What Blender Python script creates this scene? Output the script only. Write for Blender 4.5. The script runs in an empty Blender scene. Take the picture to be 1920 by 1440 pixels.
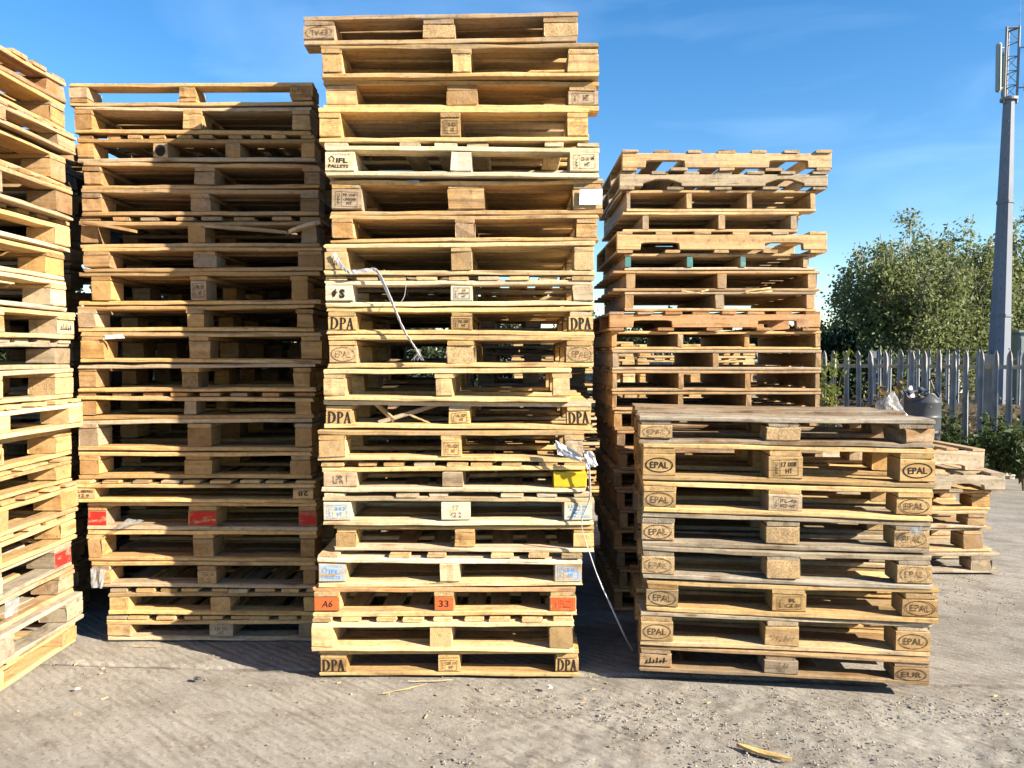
import bpy, bmesh, math, random
import numpy as np
from mathutils import Vector, Matrix

R = math.radians
C = bpy.context.scene.collection
rnd = random.Random(7)
nrg = np.random.default_rng(11)

# ------------------------------------------------------------------ camera
EYE, FPX, PITCH = 1.5, 1440.0, math.atan(57 / 1440.0)
cam_d = bpy.data.cameras.new('camera'); cam_d.sensor_width = 36; cam_d.lens = 36 * FPX / 1920
cam_d.clip_end = 3000; cam_d.clip_start = 0.05
cam = bpy.data.objects.new('camera', cam_d); C.objects.link(cam)
cam.location = (0, 0, EYE); cam.rotation_euler = (math.pi / 2 - PITCH, 0, 0)
bpy.context.scene.camera = cam
cp, sp = math.cos(PITCH), math.sin(PITCH)

def ray(px, py):
    a, b = (px - 960) / FPX, (720 - py) / FPX
    return Vector((a, cp + b * sp, -sp + b * cp))
def at(px, py, d):                 # point of the photo at distance d along the yard
    r = ray(px, py); return Vector((0, 0, EYE)) + r * (d / r.y)
def onz(px, py, z=0.0):            # point of the photo at height z
    r = ray(px, py); return Vector((0, 0, EYE)) + r * ((z - EYE) / r.z)

# ------------------------------------------------------------------ light
SUN_EL, SUN_AZ = R(26), R(26)
S = Vector((math.cos(SUN_EL) * math.cos(SUN_AZ), -math.cos(SUN_EL) * math.sin(SUN_AZ), math.sin(SUN_EL)))
sd = bpy.data.lights.new('sun', 'SUN'); sd.energy = 5.0; sd.angle = R(0.5); sd.color = (1.0, 0.89, 0.71)
so = bpy.data.objects.new('sun', sd); C.objects.link(so)
so.rotation_euler = S.to_track_quat('Z', 'Y').to_euler()
w = bpy.data.worlds.new('World'); bpy.context.scene.world = w; w.use_nodes = True
nt = w.node_tree; N = nt.nodes; bg = N['Background']
sky = N.new('ShaderNodeTexSky'); sky.sky_type = 'NISHITA'; sky.sun_disc = False
sky.sun_elevation = SUN_EL; sky.sun_rotation = math.atan2(S.x, S.y)
sky.air_density = 1.0; sky.dust_density = 0.1; sky.ozone_density = 2.2
hs = N.new('ShaderNodeHueSaturation'); hs.inputs['Saturation'].default_value = 1.34; hs.inputs['Value'].default_value = 1.04; hs.inputs['Hue'].default_value = 0.502
nt.links.new(sky.outputs[0], hs.inputs['Color'])
# faint cirrus
tc = N.new('ShaderNodeTexCoord'); mp = N.new('ShaderNodeMapping'); mp.inputs['Scale'].default_value = (2.2, 2.2, 9)
mp.inputs['Rotation'].default_value = (0.25, 0.1, 0.4)
nz = N.new('ShaderNodeTexNoise'); nz.inputs['Scale'].default_value = 1.4; nz.inputs['Detail'].default_value = 7; nz.inputs['Distortion'].default_value = 0.6
rp = N.new('ShaderNodeValToRGB'); rp.color_ramp.elements[0].position = 0.5; rp.color_ramp.elements[1].position = 0.85
rp.color_ramp.elements[1].color = (0.16, 0.16, 0.16, 1)
mx = N.new('ShaderNodeMixRGB'); mx.inputs[2].default_value = (6.0, 8.2, 10.5, 1)
nt.links.new(tc.outputs['Generated'], mp.inputs['Vector']); nt.links.new(mp.outputs[0], nz.inputs['Vector'])
nt.links.new(nz.outputs['Fac'], rp.inputs['Fac']); nt.links.new(rp.outputs[0], mx.inputs[0]); nt.links.new(hs.outputs[0], mx.inputs[1])
nt.links.new(mx.outputs[0], bg.inputs['Color']); bg.inputs['Strength'].default_value = 0.062
vs = bpy.context.scene.view_settings
vs.view_transform = 'Standard'; vs.look = 'None'; vs.gamma = 1; vs.use_curve_mapping = False; vs.exposure = 1.8
try:
    cy = bpy.context.scene.cycles; cy.max_bounces = 6; cy.diffuse_bounces = 2; cy.transparent_max_bounces = 8; cy.use_denoising = True
except Exception: pass

# ------------------------------------------------------------------ materials
class MatB:
    def __init__(s, name):
        s.m = bpy.data.materials.new(name); s.m.use_nodes = True
        s.t = s.m.node_tree; s.p = s.t.nodes['Principled BSDF']
        s.p.inputs['Roughness'].default_value = 0.75
        try: s.p.inputs['Specular IOR Level'].default_value = 0.25
        except KeyError: pass
    def n(s, typ, **kw):
        q = s.t.nodes.new(typ)
        for k, v in kw.items(): setattr(q, k, v)
        return q
    def l(s, a, b): s.t.links.new(a, b)
    def val(s, sock, v):
        if hasattr(v, 'is_linked') or isinstance(v, bpy.types.NodeSocket): s.l(v, sock)
        else: sock.default_value = v
    def mix(s, a, b, f, mode='MIX'):
        q = s.n('ShaderNodeMixRGB', blend_type=mode)
        s.val(q.inputs[0], f)
        for i, v in ((1, a), (2, b)):
            if isinstance(v, tuple) and len(v) == 3: v = v + (1,)
            s.val(q.inputs[i], v)
        return q.outputs[0]
    def math(s, op, a, b=0.0):
        q = s.n('ShaderNodeMath', operation=op); s.val(q.inputs[0], a); s.val(q.inputs[1], b); return q.outputs[0]
    def ramp(s, f, stops):
        q = s.n('ShaderNodeValToRGB'); cr = q.color_ramp
        while len(cr.elements) < len(stops): cr.elements.new(0.5)
        for e, (p, c) in zip(cr.elements, stops):
            e.position = p; e.color = (c, c, c, 1) if not isinstance(c, tuple) else c + (1,)
        s.l(f, q.inputs[0]); return q.outputs[0]
    def coord(s, kind='Object', rand=True, scale=(1, 1, 1)):
        o = s.n('ShaderNodeTexCoord').outputs[kind]
        if rand:
            oi = s.n('ShaderNodeObjectInfo'); v = s.n('ShaderNodeVectorMath', operation='ADD')
            k = s.n('ShaderNodeVectorMath', operation='SCALE'); k.inputs[0].default_value = (13.7, 31.1, 7.9)
            s.l(oi.outputs['Random'], k.inputs['Scale']); s.l(o, v.inputs[0]); s.l(k.outputs[0], v.inputs[1]); o = v.outputs[0]
        mpn = s.n('ShaderNodeMapping'); mpn.inputs['Scale'].default_value = scale; s.l(o, mpn.inputs['Vector']); return mpn.outputs[0]
    def noise(s, vec, scale=1, detail=4, dist=0.0, rough=0.55):
        q = s.n('ShaderNodeTexNoise'); q.inputs['Scale'].default_value = scale; q.inputs['Detail'].default_value = detail
        q.inputs['Distortion'].default_value = dist; q.inputs['Roughness'].default_value = rough
        s.l(vec, q.inputs['Vector']); return q.outputs['Fac']
    def bump(s, h, dist, strength=1.0):
        q = s.n('ShaderNodeBump'); q.inputs['Distance'].default_value = dist; q.inputs['Strength'].default_value = strength
        s.l(h, q.inputs['Height']); s.l(q.outputs[0], s.p.inputs['Normal'])
    def base(s, c):
        if isinstance(c, tuple): s.p.inputs['Base Color'].default_value = c + (1,)
        else: s.l(c, s.p.inputs['Base Color'])

def wood_base(b, end=False):
    oi = b.n('ShaderNodeObjectInfo'); col = oi.outputs['Color']; age = oi.outputs['Alpha']
    if end:
        v = b.coord(scale=(1, 1, 1)); 
        loc = b.n('ShaderNodeTexCoord').outputs['Object']
        off = b.n('ShaderNodeVectorMath', operation='ADD')
        k = b.n('ShaderNodeCombineXYZ')
        b.l(b.math('MULTIPLY', b.math('SUBTRACT', oi.outputs['Random'], 0.5), 0.09), k.inputs[1])
        b.l(b.math('MULTIPLY', b.math('SUBTRACT', b.math('FRACT', b.math('MULTIPLY', oi.outputs['Random'], 17.3)), 0.6), 0.07), k.inputs[2])
        b.l(loc, off.inputs[0]); b.l(k.outputs[0], off.inputs[1])
        wv = b.n('ShaderNodeTexWave', wave_type='RINGS', rings_direction='X'); wv.inputs['Scale'].default_value = 38
        wv.inputs['Distortion'].default_value = 2.2; wv.inputs['Detail'].default_value = 2; wv.inputs['Detail Scale'].default_value = 0.6
        b.l(off.outputs[0], wv.inputs['Vector'])
        g = b.ramp(wv.outputs['Fac'], [(0.0, 0.72), (0.6, 1.0), (1.0, 1.05)])
        fine = b.noise(b.coord(scale=(60, 160, 160)), 1, 3)
        h = fine
        col = b.mix(col, b.mix(col, g, 1.0, 'MULTIPLY'), 0.6)
        col = b.mix(col, (0.80, 0.76, 0.72), 1.0, 'MULTIPLY')
    else:
        v = b.coord(scale=(1.6, 42, 42)); g0 = b.noise(v, 1, 5, 0.9, 0.6)
        v2 = b.coord(scale=(0.9, 11, 11)); g1 = b.noise(v2, 1, 3, 1.6)
        g = b.ramp(g0, [(0.28, 0.50), (0.42, 0.86), (0.55, 1.02), (0.75, 1.16)])
        g2 = b.ramp(g1, [(0.28, (0.66, 0.58, 0.48)), (0.52, (1.0, 1.0, 1.0)), (0.8, (1.14, 1.12, 1.06))])
        col = b.mix(b.mix(col, g, 0.85, 'MULTIPLY'), g2, 0.8, 'MULTIPLY')
        # knots
        vk = b.coord(scale=(2.6, 8.5, 8.5)); vo = b.n('ShaderNodeTexVoronoi'); vo.inputs['Scale'].default_value = 1.0; b.l(vk, vo.inputs['Vector'])
        kn = b.ramp(vo.outputs['Distance'], [(0.06, 1.0), (0.11, 0.55), (0.17, 0.0)])
        col = b.mix(col, b.mix(col, (0.42, 0.28, 0.18), 1.0, 'MULTIPLY'), b.math('MULTIPLY', kn, 0.85))
        fine = b.noise(b.coord(scale=(14, 180, 180)), 1, 3)
        h = b.math('ADD', g0, b.math('MULTIPLY', fine, 0.5))
    # weathering: silvery grey film and darker blotches that grow with age
    ng = b.noise(b.coord(scale=(3.2, 9, 9)), 1, 5, 0.4, 0.65)
    mask = b.math('MULTIPLY', b.ramp(ng, [(0.36, 0.0), (0.62, 1.0)]), age)
    col = b.mix(col, b.mix((0.29, 0.25, 0.195), g, 0.8, 'MULTIPLY'), mask)
    nd = b.noise(b.coord(scale=(7, 16, 16)), 1, 6, 0.2, 0.7)
    dm = b.ramp(nd, [(0.50, 0.0), (0.66, 1.0)])
    col = b.mix(col, b.mix(col, (0.45, 0.40, 0.34), 1.0, 'MULTIPLY'), b.math('MULTIPLY', dm, b.math('ADD', b.math('MULTIPLY', age, 0.65), 0.22)))
    # dark scuffs, splits along the grain and small nail stains
    ns = b.noise(b.coord(scale=(5, 120, 120)), 1, 3, 0.2, 0.6); sm = b.ramp(ns, [(0.66, 0.0), (0.70, 1.0)])
    col = b.mix(col, b.mix(col, (0.40, 0.33, 0.27), 1.0, 'MULTIPLY'), b.math('MULTIPLY', sm, 0.8))
    nl = b.noise(b.coord(scale=(40, 40, 40)), 1, 5, 0, 0.75)
    col = b.mix(col, b.mix(col, (1.18, 1.17, 1.14), 1.0, 'MULTIPLY'), b.ramp(nl, [(0.52, 0.0), (0.66, 1.0)]))
    col = b.mix(col, b.mix(col, (0.70, 0.66, 0.60), 1.0, 'MULTIPLY'), b.ramp(nl, [(0.34, 1.0), (0.46, 0.0)]))
    b.bump(b.math('ADD', h, b.math('MULTIPLY', sm, -0.8)), 0.0026, 0.7)
    return col

def wood_mat(name, end=False):
    b = MatB(name); b.base(wood_base(b, end)); b.p.inputs['Roughness'].default_value = 0.8; return b.m
def chip_mat():
    b = MatB('pressed_chip_wood'); oi = b.n('ShaderNodeObjectInfo')
    v = b.coord(scale=(1, 1, 1)); vo = b.n('ShaderNodeTexVoronoi'); vo.inputs['Scale'].default_value = 210; b.l(v, vo.inputs['Vector'])
    vo.inputs['Randomness'].default_value = 1
    sep = b.n('ShaderNodeSeparateColor'); b.l(vo.outputs['Color'], sep.inputs[0])
    g = b.ramp(sep.outputs[0], [(0.0, 0.62), (0.45, 0.92), (1.0, 1.15)])
    n2 = b.noise(v, 26, 4); g2 = b.ramp(n2, [(0.3, 0.75), (0.6, 1.05)])
    b.base(b.mix(b.mix(oi.outputs['Color'], g, 1, 'MULTIPLY'), g2, 0.9, 'MULTIPLY'))
    b.p.inputs['Roughness'].default_value = 0.9
    b.bump(b.math('ADD', sep.outputs[1], n2), 0.003, 0.8); return b.m
def paint_mat(name, rgb, worn=0.5, full=False):
    b = MatB(name); wd = wood_base(b)
    n1 = b.noise(b.coord(scale=(9, 22, 22)), 1, 6, 0.3, 0.65)
    m = b.ramp(n1, [(worn - 0.06, 0.0), (worn + 0.05, 1.0)])
    tone = b.mix(rgb, tuple(c * 0.72 for c in rgb), b.noise(b.coord(scale=(5, 30, 30)), 1, 4))
    b.base(b.mix(tone, wd, m) if not full else tone); b.p.inputs['Roughness'].default_value = 0.6; return b.m
def ink_mat(name, rgb, lo=0.50, hi=0.62):
    b = MatB(name); b.base(rgb); b.p.inputs['Roughness'].default_value = 0.9
    tr = b.n('ShaderNodeBsdfTransparent'); ms = b.n('ShaderNodeMixShader')
    f = b.ramp(b.noise(b.coord(scale=(55, 55, 55)), 1, 4, 0, 0.7), [(lo, 0.0), (hi, 0.9)])
    b.l(f, ms.inputs[0]); b.l(b.p.outputs[0], ms.inputs[1]); b.l(tr.outputs[0], ms.inputs[2])
    out = b.t.nodes['Material Output']; b.l(ms.outputs[0], out.inputs['Surface']); return b.m
def plain(name, rgb, rough=0.7, metal=0.0, var=0.25, sc=6, bump=0.0):
    b = MatB(name); n1 = b.noise(b.coord(scale=(sc, sc, sc)), 1, 5)
    b.base(b.mix(tuple(c * (1 - var) for c in rgb), tuple(min(1, c * (1 + var)) for c in rgb), b.ramp(n1, [(0.3, 0.0), (0.7, 1.0)])))
    b.p.inputs['Roughness'].default_value = rough; b.p.inputs['Metallic'].default_value = metal
    if bump: b.bump(n1, bump)
    return b.m
def leaf_mat(name, a, c, trans=0.42):
    b = MatB(name); g = b.n('ShaderNodeNewGeometry')
    n1 = b.noise(b.coord(rand=False, scale=(1.3, 1.3, 1.3)), 1, 3)
    col = b.mix(a, c, b.math('ADD', b.math('MULTIPLY', g.outputs['Random Per Island'], 0.55), b.math('MULTIPLY', n1, 0.45)))
    b.base(col); b.p.inputs['Roughness'].default_value = 0.55
    tl = b.n('ShaderNodeBsdfTranslucent'); b.l(col, tl.inputs[0]); ms = b.n('ShaderNodeMixShader'); ms.inputs[0].default_value = trans
    b.l(b.p.outputs[0], ms.inputs[1]); b.l(tl.outputs[0], ms.inputs[2]); b.l(ms.outputs[0], b.t.nodes['Material Output'].inputs['Surface']); return b.m

M = {}
M['wood'] = wood_mat('sawn_wood'); M['end'] = wood_mat('end_grain', True); M['chip'] = chip_mat()
M['red'] = paint_mat('worn_red_paint', (0.45, 0.022, 0.016), 0.585)
M['orange'] = paint_mat('worn_orange_paint', (0.56, 0.115, 0.03), 0.61)
M['yellow'] = paint_mat('yellow_paint', (0.62, 0.40, 0.02), 0.70)
M['bluish'] = paint_mat('pale_blue_wash', (0.34, 0.39, 0.44), 0.50)
M['white'] = paint_mat('white_wash', (0.48, 0.44, 0.36), 0.53)
M['teal'] = paint_mat('worn_teal_paint', (0.06, 0.20, 0.21), 0.58)
M['blue'] = paint_mat('worn_blue_paint', (0.07, 0.33, 0.55), 0.55)
M['ink'] = ink_mat('burnt_brown_ink', (0.06, 0.036, 0.02), 0.52, 0.70)
M['inkf'] = ink_mat('faded_brown_ink', (0.11, 0.066, 0.036), 0.42, 0.63)
M['inkk'] = ink_mat('black_ink', (0.016, 0.013, 0.011), 0.62, 0.76)
M['inkb'] = ink_mat('blue_ink', (0.06, 0.24, 0.55), 0.50, 0.64)
M['inkr'] = ink_mat('dark_red_ink', (0.28, 0.04, 0.02), 0.50, 0.64)
M['paper'] = plain('white_paper', (0.62, 0.61, 0.59), 0.6, 0, 0.05)
M['plastic'] = plain('white_woven_plastic', (0.46, 0.46, 0.48), 0.45, 0, 0.15, 60)
def film_mat():
    b = MatB('cloudy_plastic_film'); b.base((.30, .31, .32)); b.p.inputs['Roughness'].default_value = .3
    tr = b.n('ShaderNodeBsdfTransparent'); ms_ = b.n('ShaderNodeMixShader'); b.l(b.ramp(b.noise(b.coord(scale=(22, 22, 22)), 1, 4, .5), [(.35, .25), (.65, .8)]), ms_.inputs[0])
    b.l(b.p.outputs[0], ms_.inputs[1]); b.l(tr.outputs[0], ms_.inputs[2]); b.l(ms_.outputs[0], b.t.nodes['Material Output'].inputs['Surface']); return b.m
M['film'] = film_mat()
M['galv'] = plain('galvanised_steel', (0.30, 0.32, 0.34), 0.5, 0.3, 0.18, 4)
M['galvd'] = plain('dull_fence_steel', (0.25, 0.252, 0.26), 0.6, 0.1, 0.3, 5)
M['rust'] = plain('stained_rail_steel', (0.32, 0.27, 0.21), 0.7, 0.1, 0.3, 5)
M['black'] = plain('dark_grey_plastic', (0.05, 0.055, 0.065), 0.42, 0, 0.2, 5)
M['cab'] = plain('pale_green_cabinet_steel', (0.26, 0.30, 0.29), 0.6, 0, 0.08, 2)
M['bark'] = plain('birch_bark', (0.34, 0.32, 0.29), 0.85, 0, 0.5, 7, 0.01)
M['stem'] = plain('brown_stem', (0.13, 0.09, 0.05), 0.85, 0, 0.4, 12)
M['leafb'] = leaf_mat('birch_leaf', (0.080, 0.115, 0.050), (0.235, 0.255, 0.098))
M['leafd'] = leaf_mat('dark_leaf', (0.014, 0.026, 0.013), (0.042, 0.060, 0.023))
M['leafy'] = leaf_mat('yellow_green_leaf', (0.07, 0.11, 0.018), (0.22, 0.22, 0.04))
M['leafo'] = leaf_mat('autumn_leaf', (0.11, 0.075, 0.018), (0.28, 0.185, 0.028))
M['leafi'] = leaf_mat('weed_leaf', (0.02, 0.04, 0.012), (0.065, 0.095, 0.027))

# ------------------------------------------------------------------ objects
def link(name, me, mat=None, parent=None, mw=None, color=None):
    o = bpy.data.objects.new(name, me); C.objects.link(o)
    if me is not None and mat is not None and len(me.materials) == 0:
        for m_ in (mat if isinstance(mat, (list, tuple)) else [mat]): me.materials.append(m_)
    if parent is not None: o.parent = parent
    if mw is not None: o.matrix_local = mw
    if color is not None: o.color = color
    return o
def tag(o, label, cat, group=None, kind=None):
    if label: o['label'] = label
    if cat: o['category'] = cat
    if group: o['group'] = group
    if kind: o['kind'] = kind
    return o
def thing(name, loc, rz, label, cat, group=None):
    o = bpy.data.objects.new(name, None); C.objects.link(o); o.empty_display_size = 0.1
    o.location = loc; o.rotation_euler = (0, 0, rz); return tag(o, label, cat, group)
def mesh(name, v, f, mi=None, smooth=False):
    me = bpy.data.meshes.new(name); me.from_pydata([tuple(p) for p in v], [], f)
    if mi is not None: me.polygons.foreach_set('material_index', mi)
    if smooth: me.polygons.foreach_set('use_smooth', [True] * len(f))
    me.update(); return me

def board_mesh(L, wd, t, segs=6, ch=0.003, jit=0.0012, bow=0.0, name='board', holes=None, wane=0.0):
    """sawn board: long axis x, width y, thickness z, chamfered section, small irregularities"""
    hw, ht = wd / 2, t / 2
    c = min(ch, t * 0.3, wd * 0.3); cw = min(c + wane, wd * 0.4); 
    sec = [(-hw + c, -ht), (hw - c, -ht), (hw, -ht + c), (hw, ht - c), (hw - c, ht), (-hw + cw, ht), (-hw, ht - c - wane * 0.35), (-hw, -ht + c)]
    v, f, mi = [], [], []
    sk = rnd.uniform(-1, 1) * jit
    for i in range(segs + 1):
        u = i / segs; x = -L / 2 + L * u
        wv = rnd.uniform(0, 1) ** 1.5 * wane; cw = min(c + wv, wd * 0.4); sec[5] = (-hw + cw, ht); sec[6] = (-hw, ht - c - wv * 0.45)
        bz = bow * (1 - (2 * u - 1) ** 2) + rnd.uniform(-.5, .5) * jit; by = rnd.uniform(-1, 1) * jit * 0.8
        for (y, z) in sec:
            ex = 0
            if i in (0, segs): ex = rnd.uniform(-1, 1) * jit * 1.8
            v.append((x + ex, y + by + rnd.uniform(-1, 1) * jit * 0.5, z + bz + rnd.uniform(-1, 1) * jit * 0.35))
    n = 8
    for i in range(segs):
        for k in range(n):
            a, b2 = i * n + k, i * n + (k + 1) % n
            f.append((a, a + n, b2 + n, b2)); mi.append(0)
    f.append(tuple(range(n))); mi.append(1)
    f.append(tuple(segs * n + k for k in reversed(range(n)))); mi.append(1)
    return mesh(name, v, f, mi)

def tinted(c, amt=0.12):
    k = 1 + rnd.uniform(-amt, amt); h = rnd.uniform(-amt, amt) * 0.35
    return (min(1, c[0] * k), min(1, c[1] * k * (1 - h * 0.4)), min(1, c[2] * k * (1 - h * 1.3)))

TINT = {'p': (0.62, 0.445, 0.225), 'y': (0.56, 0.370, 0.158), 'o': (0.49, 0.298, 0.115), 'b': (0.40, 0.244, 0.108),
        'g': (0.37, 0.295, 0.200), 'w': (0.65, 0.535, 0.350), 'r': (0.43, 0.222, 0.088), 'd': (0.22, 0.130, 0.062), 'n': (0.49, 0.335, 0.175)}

LOCAL = {}
def part(p, name, L, wd, t, ctr, axis='x', tint=None, age=0.3, mat=None, bow=0.0, segs=6, roll=0.0, yaw=0.0, wane=0.0, jit=0.0012, ch=0.003, label=None):
    me = board_mesh(L, wd, t, segs, ch, jit, bow, name, None, wane)
    rot = Matrix.Rotation((math.pi / 2 if axis == 'y' else 0) + yaw, 4, 'Z') @ Matrix.Rotation(roll, 4, 'Y')
    o = link(name, me, [mat or M['wood'], M['end'] if mat in (None, M['wood']) else mat], p, Matrix.Translation(ctr) @ rot, tint + (age,)); LOCAL[o.name] = Matrix.Translation(ctr) @ rot
    if label: o['label'] = label
    return o

# ------------------------------------------------------------------ lettering
_txt = {}
def text_mesh(s, bold=0.0, shear=0.0):
    k = (s, bold, shear)
    if k not in _txt:
        cu = bpy.data.curves.new('lettering', 'FONT'); cu.body = s; cu.size = 1; cu.align_x = 'CENTER'; cu.align_y = 'CENTER'
        cu.offset = bold; cu.shear = shear; cu.resolution_u = 2
        ob = bpy.data.objects.new('lettering', cu); C.objects.link(ob); bpy.context.view_layer.update()
        dg = bpy.context.evaluated_depsgraph_get(); me = bpy.data.meshes.new_from_object(ob.evaluated_get(dg))
        V = [(v.co.x, v.co.y) for v in me.vertices]; F = [tuple(p.vertices) for p in me.polygons]
        bpy.data.objects.remove(ob); bpy.data.curves.remove(cu); bpy.data.meshes.remove(me)
        xs = [a for a, _ in V] or [0]; ys = [b for _, b in V] or [0]
        cx, cy_ = (min(xs) + max(xs)) / 2, (min(ys) + max(ys)) / 2; sx, sy = max(xs) - min(xs) or 1, max(ys) - min(ys) or 1
        _txt[k] = ([((a - cx) / sx, (b - cy_) / sy) for a, b in V], F)
    return _txt[k]
class Ink:                       # flat ink in metres on the block's face: u right, v up
    def __init__(s): s.v, s.f = [], []
    def poly(s, pts): i = len(s.v); s.v += pts; s.f.append(tuple(range(i, i + len(pts))))
    def text(s, t, u, v, wd, h, bold=0.0, shear=0.0, rot=0.0):
        V, F = text_mesh(t, bold, shear); i = len(s.v); c, q = math.cos(rot), math.sin(rot)
        for a, b in V:
            a *= wd; b *= h; s.v.append((u + a * c - b * q, v + a * q + b * c))
        s.f += [tuple(k + i for k in p) for p in F]
    def line(s, a, b, t=0.0012):
        dx, dy = b[0] - a[0], b[1] - a[1]; l = math.hypot(dx, dy) or 1; nx, ny = -dy / l * t / 2, dx / l * t / 2
        s.poly([(a[0] - nx, a[1] - ny), (b[0] - nx, b[1] - ny), (b[0] + nx, b[1] + ny), (a[0] + nx, a[1] + ny)])
    def rect(s, u, v, wd, h, t=0.0014):
        a, b = wd / 2, h / 2
        for p, q in (((-a, -b), (a, -b)), ((a, -b), (a, b)), ((a, b), (-a, b)), ((-a, b), (-a, -b))):
            s.line((u + p[0], v + p[1]), (u + q[0], v + q[1]), t)
    def oval(s, u, v, a, b, t=0.003, n=28):
        for k in range(n):
            p, q = 2 * math.pi * k / n, 2 * math.pi * (k + 1) / n
            s.poly([(u + a * math.cos(p), v + b * math.sin(p)), (u + a * math.cos(q), v + b * math.sin(q)),
                    (u + (a - t) * math.cos(q), v + (b - t) * math.sin(q)), (u + (a - t) * math.cos(p), v + (b - t) * math.sin(p))])
def serif_dpa(k, u0, v0, wd, h):
    """condensed serif capitals D P A drawn as strokes"""
    def q(x, y): return (u0 - wd / 2 + x * wd, v0 - h / 2 + y * h)
    def P(*pts): k.poly([q(*p) for p in pts])
    def arc(cx, cy, rx, ry, tx, ty, a0, a1, n=10):
        for i in range(n):
            p, r = a0 + (a1 - a0) * i / n, a0 + (a1 - a0) * (i + 1) / n
            P((cx + rx * math.cos(p), cy + ry * math.sin(p)), (cx + rx * math.cos(r), cy + ry * math.sin(r)),
              (cx + (rx - tx) * math.cos(r), cy + (ry - ty) * math.sin(r)), (cx + (rx - tx) * math.cos(p), cy + (ry - ty) * math.sin(p)))
    h2 = math.pi / 2
    P((.03, 0), (.11, 0), (.11, 1), (.03, 1)); P((0, 0), (.16, 0), (.16, .05), (0, .05)); P((0, .95), (.16, .95), (.16, 1), (0, 1))
    arc(.12, .5, .23, .5, .095, .07, -h2, h2)
    P((.42, 0), (.50, 0), (.50, 1), (.42, 1)); P((.39, 0), (.54, 0), (.54, .05), (.39, .05)); P((.39, .95), (.52, .95), (.52, 1), (.39, 1))
    arc(.50, .73, .16, .27, .08, .06, -h2, h2)
    P((.80, 1), (.85, 1), (.745, 0), (.69, 0)); P((.79, 1), (.86, 1), (.985, 0), (.89, 0)); P((.76, .33), (.90, .33), (.90, .38), (.76, .38))
    P((.67, 0), (.78, 0), (.78, .04), (.67, .04)); P((.86, 0), (1.0, 0), (1.0, .04), (.86, .04))

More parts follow.
